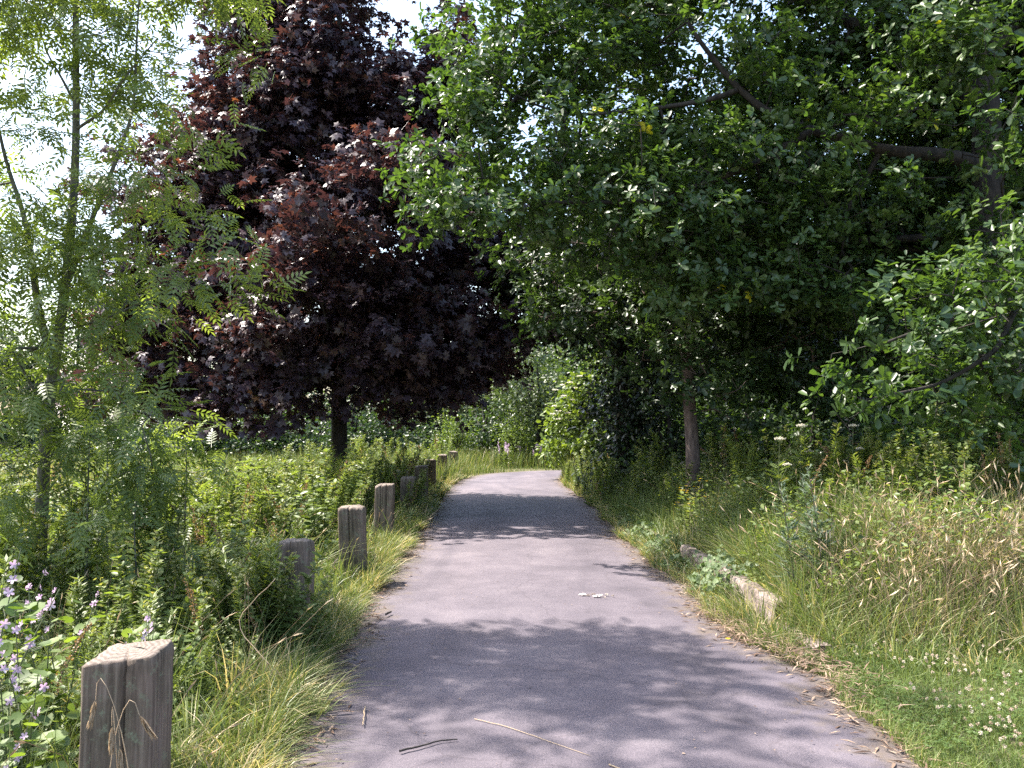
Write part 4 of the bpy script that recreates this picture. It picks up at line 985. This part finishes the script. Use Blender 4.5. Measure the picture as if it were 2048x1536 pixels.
# meadow around and beyond the bend
g = Geo()
x, y = rng.uniform(-16, 14, 150000), rng.uniform(22, 46, 150000)
k = ~on_path(x, y, .0) & (np.abs(x) < y * .5) & (rng.random(len(x)) < (26 / y) ** 2.5) ; x, y = x[k], y[k]
verge = (y > 29) & (y < 31.2) & (x > -.9)
h = np.where(verge, rng.uniform(.08, .16, len(x)), rng.uniform(.45, .95, len(x)))
h = np.where((x > -1.6) & (x < 1) & (y < 30.5), h * .45, h)
blades(g, x, y, terrain(x, y), h, np.full(len(x), .016), np.clip(rng.beta(2.2, 2.4, len(x)) * np.where(verge, .7, 1.0), 0, 1), .45)
stuff('meadow_grass', g, M['grass'], 'sunlit tall meadow grass around the far bend of the path', 'grass')
g = Geo()
x, y = rng.uniform(-40, -9, 60000), rng.uniform(16, 50, 60000)
k = (x > -y * .75) & (x < -y * .48); x, y = x[k], y[k]
blades(g, x, y, terrain(x, y), rng.uniform(.3, .6, len(x)), np.full(len(x), .02), np.clip(rng.beta(4, 1.6, len(x)), 0, 1), .5)
stuff('dry_meadow', g, M['grass'], 'pale dry meadow glimpsed at the left behind the ash', 'meadow')

# leafy ground cover (low broad-leaved plants) left and right
g = Geo()
x, y = scatter(-12, -1.55, 2.2, 24, 110000, 5, 1.2); k = x < left_edge(y) - .32; x, y = x[k], y[k]
hh = .42 * (1 + .6 * wob(np.stack([x, y], 1), 1.1, 4)) * (.4 + .6 * sstep(left_edge(y) - x, .3, 1.0)); z = terrain(x, y) + rng.random(len(x)) ** .6 * np.maximum(hh, .08)
n = len(x); place(g, OVAL, np.c_[x, y, z], norm(rng.normal(size=(n, 3)) * [1, 1, .35]), norm(UP + rng.normal(0, .45, (n, 3))), rng.uniform(.03, .065, n) * (1 + y * .02), rng.random(n) * .9)
stuff('ground_cover', g, M['weed'], 'low leafy ground cover under the tall weeds of the left verge', 'undergrowth')
g = Geo()
x, y = scatter(2.1, 12, 6.4, 22, 150000, 7, 1.2)
hh = .55 * (1 + .7 * wob(np.stack([x, y], 1), 1.2, 1)) * sstep(x - right_edge(y), .2, .9); z = terrain(x, y) + rng.random(len(x)) ** .6 * np.maximum(hh, .06)
n = len(x); place(g, OVAL, np.c_[x, y, z], norm(rng.normal(size=(n, 3)) * [1, 1, .35]), norm(UP + rng.normal(0, .45, (n, 3))), rng.uniform(.025, .055, n) * (1 + y * .02), rng.random(n) * .95)
stuff('bank_undergrowth', g, M['weed'], 'low leafy undergrowth among the grass of the right bank', 'undergrowth')

# pale-leaved creeper spilling over the kerb
g = Geo()
n = 5600; y = np.concatenate([rng.normal(10.6, .7, n // 2), np.where(rng.random(n // 4) < .45, rng.normal(8.05, .30, n // 4), rng.normal(11.5, 1.4, n // 4)), rng.normal(12, .8, n // 4)]); x = right_edge(y) + np.abs(rng.normal(0, .30, len(y))) + .0
z = .03 + rng.random(len(y)) * np.where(np.abs(y - 8.05) < .6, .38, .24 * (.6 + .5 * np.sin(y * 5))) * np.exp(-((x - right_edge(y) - .3) ** 2) / .1) + .25 * sstep(x, 2.0, 2.5) * .8
place(g, T_round(4), np.c_[x, y, z], norm(rng.normal(size=(len(y), 3)) - [.3, .2, .2]), norm(UP + [-.5, -.5, 0] + rng.normal(0, .35, (len(y), 3))), rng.uniform(.018, .062, len(y)), rng.random(len(y)))
stuff('creeper_leaves', g, M['bindweed'], 'pale-leaved creeper spilling over the kerb at the path edge', 'creeper')

# dry litter at the edges and crumbs on the asphalt
g = Geo()
yy = rng.uniform(2, 26, 9000); yy = yy[rng.random(len(yy)) < 7 / yy]; sd = rng.random(len(yy)) < .5
xx = np.where(sd, left_edge(yy) + rng.normal(.03, .09, len(yy)), right_edge(yy) - rng.normal(.03, .10, len(yy)))
n = len(xx); place(g, T_kite(.07), np.c_[xx, yy, np.full(n, .02) + rng.random(n) * .02], norm(rng.normal(size=(n, 3)) * [1, 1, .06]), norm(UP + rng.normal(0, .2, (n, 3))), rng.uniform(.02, .11, n), rng.random(n))
n = 2000; yy = rng.normal(6.2, .65, n); xx = right_edge(yy) + np.abs(rng.normal(.0, .19, n)) - .06
place(g, T_kite(.035), np.c_[xx, yy, np.full(n, .03) + rng.random(n) * .06], norm(rng.normal(size=(n, 3)) * [1, 1, .2]), norm(UP + rng.normal(0, .4, (n, 3))), rng.uniform(.03, .13, n), rng.uniform(.25, .9, n))
n = 800; yy = rng.uniform(2.5, 16, n); xx = .35 + 1.55 * np.sign(rng.random(n) - .5) * rng.random(n) ** .55
place(g, T_oval(.3), np.c_[xx, yy, np.full(n, .036)], norm(rng.normal(size=(n, 3)) * [1, 1, 0]), norm(UP + rng.normal(0, .1, (n, 3))), rng.uniform(.004, .018, n), rng.random(n))
stuff('dry_litter', g, M['litter'], 'dry leaves and straw scattered along both edges of the path', 'litter')

# ------------------------------------------------------------------ individual weeds
def plant(name, label, cat, group, h, kind, seed):
    global rng
    keep, rng = rng, np.random.default_rng(seed)
    root = empty(name); tag(root, label, cat, group)
    sg, lg, fg = Geo(), Geo(), Geo()
    FG = []
    def done():
        nonlocal fg
        FG.append(fg); fg = Geo()
    def stem(h, x0, y0, bx, by, r=.004, n=7):
        t_ = np.linspace(0, 1, n); p = np.c_[x0 + bx * t_ ** 1.6, y0 + by * t_ ** 1.6, h * t_]
        tube(sg, p, np.linspace(r, r * .4, n), 5); return p
    def along(p, f):
        i_ = np.clip(f * (len(p) - 1), 0, len(p) - 1.001); k_ = i_.astype(int); fr = (i_ - k_)[:, None]
        return p[k_] * (1 - fr) + p[k_ + 1] * fr
    if kind == 'narrow':          # many narrow leaves all the way up, tufted top
        for s_ in range(rng.integers(2, 5)):
            hh_ = h * rng.uniform(.75, 1.05); p = stem(hh_, *rng.normal(0, .05, 2), *rng.normal(0, .09, 2), .0035)
            n = 150; f = rng.random(n) ** .75 * .95 + .05; a = rng.random(n) * 2 * pi
            D = np.stack([np.cos(a), np.sin(a), .9 * (f - .2)], 1)
            place(lg, T_kite(.13, .4), along(p, f), D, norm(UP + rng.normal(0, .25, (n, 3))), (.105 - .055 * f) * rng.uniform(.7, 1.2, n), np.clip(.2 + .6 * f + rng.normal(0, .12, n), 0, 1))
    elif kind == 'leafy':
        for s_ in range(rng.integers(3, 6)):
            hh_ = h * rng.uniform(.65, 1.05); p = stem(hh_, *rng.normal(0, .08, 2), *rng.normal(0, .13, 2), .0035)
            n = 80; f = rng.random(n) ** .7 * .92 + .08; a = rng.random(n) * 2 * pi
            D = np.stack([np.cos(a), np.sin(a), -.1 + .6 * f], 1)
            place(lg, T_oval(.25, wide=.3), along(p, f), D, norm(UP + rng.normal(0, .3, (n, 3))), (.095 - .045 * f) * rng.uniform(.6, 1.2, n), np.clip(.15 + .5 * f + rng.normal(0, .15, n), 0, 1))
            n = 30; f = rng.uniform(.8, 1, n); place(lg, T_kite(.2), along(p, f) + rng.normal(0, .015, (n, 3)), norm(rng.normal(size=(n, 3)) + UP * .4), norm(rng.normal(size=(n, 3))), .03, np.full(n, .97))
    elif kind == 'dock':          # long basal leaves and a branched rusty seed spike
        for s_ in range(rng.integers(1, 3)):
            p = stem(h * rng.uniform(.8, 1.05), *rng.normal(0, .06, 2), *rng.normal(0, .12, 2), .005)
            n = 26; f = rng.random(n) ** 1.8 * .6; a = rng.random(n) * 2 * pi
            place(lg, T_oval(.16, wide=.35), along(p, f), np.stack([np.cos(a), np.sin(a), .5 + 0 * a], 1), norm(UP + rng.normal(0, .3, (n, 3))), (.24 - .2 * f) * rng.uniform(.6, 1.1, n), np.clip(.2 + .4 * rng.random(n), 0, 1))
            n = 170; f = rng.uniform(.5, 1, n); a = rng.random(n) * 2 * pi; rr = .035 * (1.15 - f) * 2 * rng.random(n)
            place(lg, T_kite(.4, .5), along(p, f) + np.stack([rr * np.cos(a), rr * np.sin(a), .6 * rr], 1), norm(rng.normal(size=(n, 3))), norm(rng.normal(size=(n, 3))), .014, rng.uniform(.93, 1, n))
    elif kind == 'mugwort':
        for s_ in range(1):
            p = stem(h, 0, 0, -.10 * h, .05, .0055, 9); n = 60
            f = rng.random(n) ** .8 * .92 + .06; a = rng.random(n) * 2 * pi; D = np.stack([np.cos(a), np.sin(a), .5 + 0 * a], 1); c = along(p, f); L_ = (.16 - .10 * f)
            for q in range(5):    # deeply cut leaves
                D2 = norm(D + rng.normal(0, .28, (n, 3))); place(lg, T_kite(.12), c + D * (L_ * q * .16)[:, None], D2, norm(UP + rng.normal(0, .3, (n, 3))), L_ * .75, np.clip(.3 + .5 * rng.random(n), 0, 1))
    elif kind == 'mallow':
        for s_ in range(5):
            b_ = rng.normal(0, .16, 2); p = stem(h * rng.uniform(.7, 1.0), *rng.normal(0, .05, 2), *b_, .0045, 8)
            n = 13; f = np.sort(rng.random(n)) * .85 + .08; a = rng.random(n) * 2 * pi; D = np.stack([np.cos(a), np.sin(a), .35 + 0 * a], 1)
            c = along(p, f); L_ = rng.uniform(.05, .09, n); segs(sg, c, c + norm(D) * L_[:, None], np.full(n, .0015), np.full(n, .0012), 3)
            place(lg, ROUND, c + norm(D) * L_[:, None], norm(D + rng.normal(0, .2, (n, 3))), norm(UP * .9 + [0, -.35, 0] + rng.normal(0, .3, (n, 3))), (.105 - .05 * f) * rng.uniform(.7, 1.15, n), rng.random(n))
            nf_ = 4; f = rng.uniform(.72, 1, nf_); c = along(p, f) + rng.normal(0, .012, (nf_, 3))
            for cc in c:
                ax = norm(np.array([rng.normal(0, .5), -1, .5]) + rng.normal(0, .3, 3))
                u = norm(np.cross(ax, UP)); v = np.cross(ax, u)
                aa = np.arange(5) * 2 * pi / 5 + rng.random(); D = np.cos(aa)[:, None] * u + np.sin(aa)[:, None] * v + ax * .35
                place(fg, T_oval(.26, wide=.6), np.tile(cc, (5, 1)), D, np.tile(ax, (5, 1)), .019, rng.random(5)); done()
    elif kind == 'umbel':
        p = stem(h, 0, 0, .03, .0, .005, 8); tops = [p[-1], p[-3] + np.array([.08, 0, .03])]
        for i_, t_ in enumerate(tops):
            if i_: tube(sg, [p[-4], (p[-4] + t_) / 2 + UP * .01, t_], [.003, .0025, .002], 4)
            R_ = .055 if i_ == 0 else .03
            for q in range(16):
                a = q * 2.4; rr = R_ * math.sqrt((q + .5) / 16); e = t_ + np.array([rr * cos(a), rr * sin(a), .045 - rr * .25])
                tube(sg, [t_, e], [.001, .0008], 3); n = 9
                place(fg, T_kite(.5, .5), e + rng.normal(0, .005, (n, 3)), norm(rng.normal(size=(n, 3))), norm(UP + rng.normal(0, .5, (n, 3))), .011, rng.random(n))
            done()
        n = 44; f = rng.random(n) * .8; a = rng.random(n) * 2 * pi; D = np.stack([np.cos(a), np.sin(a), .5 + 0 * a], 1)
        place(lg, T_pinnate(4, .06, .3), along(p, f), D, norm(UP + rng.normal(0, .3, (n, 3))), .13, rng.random(n))
    elif kind == 'spike':         # purple loose flower spikes
        for s_ in range(7):
            p = stem(h * rng.uniform(.7, 1.05), *rng.normal(0, .1, 2), *rng.normal(0, .1, 2), .004); n = 34; f = rng.random(n) * .7; a = rng.random(n) * 2 * pi
            place(lg, T_kite(.2), along(p, f), np.stack([np.cos(a), np.sin(a), .5 + 0 * a], 1), norm(UP + rng.normal(0, .3, (n, 3))), .11, rng.random(n))
            n = 60; f = rng.uniform(.72, 1, n); place(fg, T_kite(.4, .5), along(p, f) + rng.normal(0, .014, (n, 3)), norm(rng.normal(size=(n, 3))), norm(rng.normal(size=(n, 3))), .028, rng.random(n)); done()
    elif kind == 'ragwort':
        for s_ in range(3):
            p = stem(h * rng.uniform(.8, 1), *rng.normal(0, .04, 2), *rng.normal(0, .08, 2), .004); n = 40; f = rng.random(n) * .9; a = rng.random(n) * 2 * pi
            place(lg, T_oval(.24), along(p, f), np.stack([np.cos(a), np.sin(a), .4 + 0 * a], 1), norm(UP + rng.normal(0, .3, (n, 3))), .07, .4 + .6 * rng.random(n))
            for q in range(3):
                e = p[-1] + rng.normal(0, .04, 3) * [1, 1, .4]; n = 8; a = np.arange(n) * .785
                place(fg, T_kite(.25), np.tile(e, (n, 1)), np.stack([np.cos(a), np.sin(a), .2 + 0 * a], 1), np.tile(UP, (n, 1)), .016, rng.random(n)); done()
    lm = {'leafy': M['weed'], 'dock': M['dock'], 'narrow': M['weed'], 'mugwort': M['mugwort'], 'mallow': M['mallow'], 'umbel': M['weed'], 'spike': M['weed'], 'ragwort': M['weed']}[kind]
    sg.build('stem', M['stem_dark'] if kind in ('mugwort',) else M['stem'], root)
    lg.build('foliage', lm, root)
    for q in FG: q.build('flower', {'mallow': M['lilac'], 'spike': M['lilac'], 'umbel': M['white'], 'ragwort': M['yellow']}[kind], root)
    rng = keep
    return root


first = {}
def put(kindkey, src, x, y, rz, sc, label=None, group=None):
    z = float(terrain(x, y)) - .01
    if kindkey not in first:
        first[kindkey] = 1; src.location = (x, y, z); src.rotation_euler = (0, 0, rz); src.scale = (sc,) * 3
        if label: src['label'] = label
        if group: src['group'] = group
        return src
    return dup(src, (x, y, z), rz, sc, label, group, .13 if kindkey[0] in 'nld' and kindkey[1:].isdigit() else 0.0)


GL = 'tall weeds massed on the left verge'
def where(x, y):
    a = ('between the nearest post and the second' if y < 4.8 else 'level with the dark second post' if y < 7.3 else 'level with the split third post' if y < 10.2 else
         'level with the fourth post' if y < 13 else 'at the edge of the maple shade')
    b_ = 'close behind the posts' if x > -2.7 else 'midway to the ash' if x > -4.2 else 'beside the ash stem' if x > -6 else 'far to the left'
    return a + ', ' + b_
nar = [plant('tall_weed', 'tall narrow-leaved weed', 'weed', GL, .85, 'narrow', 100 + k) for k in range(5)]
lef = [plant('leafy_weed', 'broad-leaved weed', 'weed', GL, .85, 'leafy', 130 + k) for k in range(4)]
dok = [plant('dock_plant', 'dock plant', 'weed', GL, .8, 'dock', 160 + k) for k in range(2)]
def putw(x, y, sc, lab_, grp, leafy=None):
    global cnt
    u_ = rng.random(); q_ = (0 if u_ < .42 else 1 if u_ < .86 else 2) if leafy is None else leafy
    k = cnt % (5, 4, 2)[q_]; cnt += 1
    return put(('n%d', 'l%d', 'd%d')[q_] % k, (nar, lef, dok)[q_][k], x, y, rng.random() * 6.28, sc, ('narrow-leaved green weed ', 'broad-leaved green weed ', 'rusty-spiked dock plant ')[q_] + lab_, grp)
cnt = 0; tries = 0
while cnt < 225 and tries < 8000:
    tries += 1
    y = rng.uniform(3.4, 16); x = -rng.uniform(1.75, 8.5)
    if rng.random() > (5.5 / y) ** .8 or -x > y * .66 + .3: continue
    dens = wob(np.array([[x, y]]), .8, 6)[0]
    if dens < -.5: continue
    hgt = .58 + .5 * rng.random() + .26 * max(0, dens) + .06 * sstep(y, 8, 12.5) + .08 * (x < -3)
    if 9.5 < y < 14 and x > -3.4: hgt += .18
    if x > -2.2 and y < 8.5: hgt *= .75
    if y < 5 and x > -2.6: hgt *= .75
    if min(math.hypot(x - p_[0], y - p_[1]) for p_ in posts) < .26 or any(y < p_[1] and y > p_[1] * .55 and abs(x / y - p_[0] / p_[1]) < .05 for p_ in posts[2:5]): continue
    putw(x, y, hgt / .85, where(x, y), GL)
# dark weeds smothering the second post and those on the near side of it
for (x, y, s_) in ((-1.80, 5.75, .95), (-1.70, 5.55, .85), (-1.92, 5.95, 1.0), (-2.05, 5.6, 1.0), (-1.45, 5.50, .55), (-1.6, 5.25, .55), (-1.33, 6.0, .5), (-1.30, 5.7, .4), (-1.9, 5.2, .8), (-1.75, 4.8, .6), (-2.1, 4.9, .85), (-2.0, 4.3, .7), (-1.75, 6.3, 1.0), (-1.72, 5.85, 1.05), (-1.62, 5.78, .8), (-1.5, 5.72, .62), (-1.42, 5.82, .7), (-1.64, 5.62, 1.05), (-1.60, 5.66, 1.05), (-1.68, 5.70, 1.12), (-1.55, 5.60, .92), (-1.62, 5.74, 1.1), (-1.50, 5.68, .72), (-1.56, 5.50, .9), (-1.40, 5.64, .8), (-1.70, 5.5, 1.0), (-1.62, 5.35, .8), (-1.50, 5.30, .7), (-1.85, 5.6, 1.15), (-2.2, 5.9, 1.1), (-1.3, 5.9, .75), (-1.98, 6.2, 1.2), (-1.55, 5.0, .5), (-2.3, 5.3, 1.0), (-1.9, 4.6, .8), (-1.62, 4.5, .5)):
    putw(x, y, s_, ('taller than' if s_ > .93 else 'nearly as tall as' if s_ > .72 else 'half the height of') + ' the second wooden post, ' + ('hiding its front' if y < 5.9 and -1.72 < x < -1.38 and y > 5.45 else 'on its path side' if x > -1.42 else 'a step nearer the viewer' if y < 5.45 else 'on its left'), 'weeds around the second post')
for j in range(44):
    y = rng.uniform(12.5, 20); x = -rng.uniform(2.6, .5 * y)
    putw(x, y, rng.uniform(.7, 1.25), 'around the foot of the purple maple', 'weeds under the maple')
for j in range(40):
    y = rng.uniform(13, 22); x = -1.95 - abs(rng.normal(0, .5)); putw(x, y, rng.uniform(.9, 1.3), 'in shade around the far posts', 'weeds around the far posts')
for j in range(46):
    y = rng.uniform(23, 31); x = rng.uniform(-7, -1.9); putw(x, y, rng.uniform(1.0, 1.6), 'in the bright stand beyond the last post', 'weeds beyond the last post')
for (x, y) in ((-1.72, 14.15), (-1.85, 14.2), (-1.65, 14.3), (-1.95, 14.4), (-1.6, 14.6), (-1.78, 13.9)):
    putw(x, y, rng.uniform(.85, 1.05), 'hiding the fifth post', 'weeds around the far posts')
# right bank
LR = 'green leafy weed standing among the grass on the right bank'
for j in range(215):
    y = rng.uniform(6.8, 17); x = rng.uniform(2.2, 8.5)
    if x > y * .62 or (x > 3.0 and y < 7.4) or (y > 12 and rng.random() < .5): continue
    putw(x, y, rng.uniform(.55, .95) + .66 * sstep(y, 7.4, 8.8) * rng.random() + .12 * (y > 9), 'on the right bank ' + ('behind the kerb' if x < 3 and y < 10 else 'around the slim oak trunk' if x < 3.6 else 'below the drooping oak bough' if y < 9.5 else 'at the foot of the dark wood'), 'weeds on the right bank')
for j in range(46):
    y = rng.uniform(15, 27); x = right_edge(y) + abs(rng.normal(.30, .3))
    putw(x, y, rng.uniform(.7, 1.3), 'overhanging the right edge of the far path', 'weeds along the far right edge')

sap = []
for q in range(3):
    bl = [(rng.normal(0, .22), rng.normal(0, .22), z_, .34, .34, .16) for z_ in (.35, .6, .85, 1.1, 1.3, 1.5)]
    lm_ = [([(0, 0, 0), (.03, 0, .6), (0, .04, 1.2), (.03, 0, 1.6)], .014, .004)]
    sap.append(tree('ash_sapling', 'ash sapling', 'sapling', (0, 0, 0), lm_, bl, 42, 9, .24, PIN, M['ash'], M['bark_ash'], gap=.15, ph=q, spread=(.12, .12, .07), droop=.25, up=1.1, out=.8, r_tip=.0018, seg=.15, jit=.55))
for q, (x, y, s_, lb_) in enumerate(((-3.3, 6.6, 1.0, 'bushy ash sapling just right of the ash stem, behind the weeds'), (-3.9, 6.2, 1.1, 'ash sapling in front of the ash stem'), (-2.75, 6.3, .78, 'low ash sapling between the ash and the dark second post'), (-3.0, 7.9, .95, 'ash sapling farthest right of the ash stem'), (-4.9, 7.6, 1.1, 'ash sapling left of the ash stem at the picture edge'), (-3.7, 5.3, .8, 'nearest ash sapling, behind the lilac mallows'), (-4.0, 8.4, 1.15, 'ash sapling directly behind the ash stem'))):
    put('s%da' % (q % 3), sap[q % 3], x, y, q * 1.1, s_, lb_, 'ash saplings around the ash')

mug = plant('mugwort', 'tall dark-stemmed mugwort leaning left over the kerb, leftmost of three', 'weed', 'mugwort plants behind the kerb', 1.0, 'mugwort', 300)
mugs = [(1585, 1200, 6.9, 1.05, 'tall dark-stemmed mugwort leaning left over the kerb, leftmost of three'), (1625, 1160, 7.3, .95, 'dark-stemmed mugwort in the middle of the three behind the kerb'), (1640, 1190, 7.0, 1.1, 'dark-stemmed mugwort, rightmost and straightest of the three behind the kerb')]
for q, (px, py, d, s_, lb_) in enumerate(mugs):
    put('mug', mug, P(px, py, d)[0], d, q * .35, s_, lb_)
for j in range(46):
    y = rng.uniform(7.6, 10.5); x = rng.uniform(3.6, 6.4)
    putw(x, y, rng.uniform(.6, 1.25), ('tall' if j % 2 else 'bushy') + ' under the drooping oak bough at the right edge', 'weeds on the right bank')
um = plant('wild_carrot', 'white umbel flower standing against the dark wood on the right bank', 'wildflower', 'white umbel flowers on the right bank', 1.0, 'umbel', 310)
for (px, py, d, lb_) in ((1596, 850, 9.2, 'brightest white umbel flower standing against the dark wood on the right bank'), (1552, 876, 9.0, 'small pale umbel left of the brightest white one'), (1700, 850, 9.6, 'faded brownish umbel right of the brightest white one')):
    p = P(px, py, d); zz = float(terrain(p[0], d)); put('um', um, p[0], d, 0, (p[2] - zz) / 1.03, lb_)
mal = [plant('mallow', 'purple-flowered mallow at the lower left', 'wildflower', 'lilac mallows at the lower left', 1.0, 'mallow', 320 + k) for k in range(3)]
ml_ = ['lilac mallow at the very left edge, its flowers highest in the clump', 'lilac mallow growing just behind and left of the nearest post', 'lilac mallow in front of the nearest post at the lower left corner', 'lilac mallow between the ash trunk and the nearest post', 'lilac mallow behind the nearest post with flowers beside its top', 'low lilac mallow hiding the left foot of the nearest post', 'lilac mallow farthest back at the left edge', 'lilac mallow low down at the left edge, left of the nearest post', 'lilac mallow in the lower left corner with broad yellow-green leaves', 'lilac mallow second from the back at the left edge', 'small mallow whose leaves lie against the front of the nearest post', 'smallest mallow at the very bottom before the nearest post']
for q, (x, y, s_) in enumerate(((-2.15, 3.4, 1.22), (-1.85, 3.3, 1.0), (-1.62, 2.55, .72), (-2.25, 4.2, 1.0), (-1.62, 3.75, .86), (-1.75, 2.95, .78), (-2.75, 4.6, 1.05), (-2.0, 2.9, .9), (-1.78, 2.6, .7), (-2.45, 3.7, 1.05), (-1.60, 2.75, .62), (-1.50, 2.62, .5))):
    k = q % 3; put('mal%d' % k, mal[k], x, y, q * 1.3, s_, ml_[q])
sp = plant('purple_spike_flower', 'clump of pale purple flowers at the far bend', 'wildflower', 'purple flowers at the far bend', .85, 'spike', 340)
for (x, y, s_, lb_) in ((P(1012, 0, 31.5)[0], 31.5, 1.2, 'largest clump of pale purple flowers at the far bend'), (P(1075, 0, 32)[0], 32, 1.15, 'right-hand clump of pale purple flowers at the far bend'), (P(1040, 0, 32.5)[0], 32.5, 1.1, 'pale purple flower clump set back between the other two')):
    put('sp', sp, x, y, rng.random() * 6, s_, lb_)
rg = plant('yellow_flower_weed', 'yellow flowered weed behind the creeper', 'wildflower', 'yellow flowers behind the creeper', .6, 'ragwort', 350)
for q, (px, py, d) in enumerate(((1375, 985, 10.6), (1415, 1010, 10.2), (1400, 975, 11), (1460, 975, 11), (1380, 960, 11.4))):
    p = P(px, py, d); put('rg', rg, p[0], d, q * 1.1, max(.5, (p[2] - float(terrain(p[0], d))) / .58), 'yellow-flowered weed behind the creeper at the path edge', 'yellow flowers behind the creeper')

# ------------------------------------------------------------------ drooping barley heads by the near post
def barley(pts, lb_):
    root = empty('barley_head', pts[0]); tag(root, lb_, 'grass head', 'drooping grass heads by the nearest post')
    g = Geo(); p = smooth_line(pts, 14) - np.array(pts[0]); tube(g, p, np.linspace(.0016, .0010, 14), 4, rnd=.6); g.build('stalk', M['straw'], root)
    g = Geo(); d = norm(p[-1] - p[-3]); n = 60; f = rng.random(n); u = norm(rng.normal(size=(n, 3)))
    place(g, T_kite(.06), p[-1] + d * (f * .055)[:, None] + u * .002, norm(d * 1.5 + u * .35), u, .042, rng.uniform(0, .6, n))
    g.build('seed_head', M['straw'], root)

for q, (a, lb_) in enumerate((((310, 1480, 200, 1330, 205, 1390), 'drooping grass head hanging before the left side of the nearest post'), ((260, 1536, 235, 1390, 238, 1440), 'drooping grass head before the middle of the nearest post'),
              ((200, 1500, 280, 1375, 292, 1420), 'drooping grass head before the right half of the nearest post'), ((300, 1560, 245, 1430, 255, 1480), 'lowest drooping grass head before the nearest post'))):
    y0 = 2.72; b0 = P(a[0], a[1], y0); top = P(a[2], a[3] - 30, y0); e = P(a[4], a[5], y0)
    barley([(b0[0], y0 + .05, 0.0), (b0 + top) / 2 + np.array([0, 0, -.05]), top, e], lb_)

# ------------------------------------------------------------------ things lying on the path
def on_ground(px, py, z=.034):
    d = 1.6 * 1700 / (py - 850) * (1 - z / 1.6); p = P(px, py, d); return np.array([p[0], d, z])

def twig(name, pts, r0, r1, mat, lb_, cat, grp=None):
    p = np.array(pts); c = p[0].copy(); g = Geo(); q = smooth_line(p, 16) - c; q[:, :2] += rng.normal(0, .002, (16, 2))
    q[:, 2] += r0; tube(g, q, np.linspace(r0, r1, 16), 6, cap=True); o = g.build(name, mat); o.location = c; tag(o, lb_, cat, grp)
    return o

twig('stick', [on_ground(803, 1491), on_ground(850, 1480), on_ground(880, 1471), on_ground(917, 1468)], .006, .003, M['bark'], 'short brown stick lying on the near path', 'stick')
twig('grass_stalk', [on_ground(950, 1428), on_ground(1010, 1441), on_ground(1080, 1465), on_ground(1178, 1499)], .0026, .0012, M['straw'], 'long pale dry grass stalk lying across the near path', 'stalk')
twig('twig', [on_ground(1215, 1516), on_ground(1228, 1522), on_ground(1243, 1526)], .004, .002, M['straw'], 'tiny pale twig at the bottom of the path', 'twig')
twig('twig', [on_ground(838, 1078), on_ground(868, 1079)], .014, .010, M['bark'], 'dark twig at the left path edge where the far shade begins', 'twig')
twig('twig', [on_ground(774, 1226), on_ground(785, 1221)], .010, .008, M['bark'], 'tiny black twig beside the left path edge', 'twig')
twig('grass_stalk', [on_ground(735, 1405), on_ground(731, 1440)], .004, .003, M['straw'], 'short seed stalk lying upright in view on the near left of the path', 'stalk')
twig('grass_stalk', [on_ground(620, 1375, .05), on_ground(560, 1340, .2), P(470, 1240, 5.0), P(556, 1155, 5.0)], .004, .002, M['straw'], 'long dry stalk leaning up in front of the second post', 'stalk')
# crumpled white tissue
g = Geo(); c0 = on_ground(1190, 1188)
for (dx, dy, s_, rn_) in ((-.115, .03, .062, .9), (-.07, .0, .03, .1), (-.02, .05, .04, .05), (.0, -.04, .06, .9), (.045, -.01, .035, .6), (.10, .02, .03, .5), (.15, -.03, .02, .3), (.07, -.10, .018, .5)):
    n = 9; gx_, gy_ = np.meshgrid(np.linspace(-.5, .5, n), np.linspace(-.5, .5, n)); a = rng.random() * 6
    X_ = (gx_ * cos(a) - gy_ * sin(a)) * s_ + dx; Y_ = (gx_ * sin(a) + gy_ * cos(a)) * s_ * .7 + dy
    Z_ = .003 + np.abs(rng.normal(0, .010, (n, n))) * (1 - .5 * np.hypot(gx_, gy_)); i_ = np.arange((n - 1) ** 2); r_, cc = i_ // (n - 1), i_ % (n - 1); k = r_ * n + cc
    g.add(np.stack([X_, Y_, Z_], -1).reshape(-1, 3), np.stack([k, k + 1, k + n + 1, k + n], 1), rnd=rn_)
o = g.build('crumpled_tissue', M['tissue']); o.location = c0; tag(o, 'torn white crumpled tissue lying in the middle of the path', 'litter')
# fallen yellow flower
g = Geo(); n = 9; a = np.arange(n) * 2 * pi / n; c = on_ground(1450, 1276)
place(g, T_kite(.25), np.tile([0, 0, .012], (n, 1)), np.stack([np.cos(a), np.sin(a), .5 + 0 * a], 1), np.tile(UP, (n, 1)), .024, rng.random(n))
o = g.build('yellow_flower', M['yellow']); o.location = c; tag(o, 'single yellow flower at the right path edge', 'flower')

print('faces', sum(len(m_.polygons) for m_ in bpy.data.meshes))
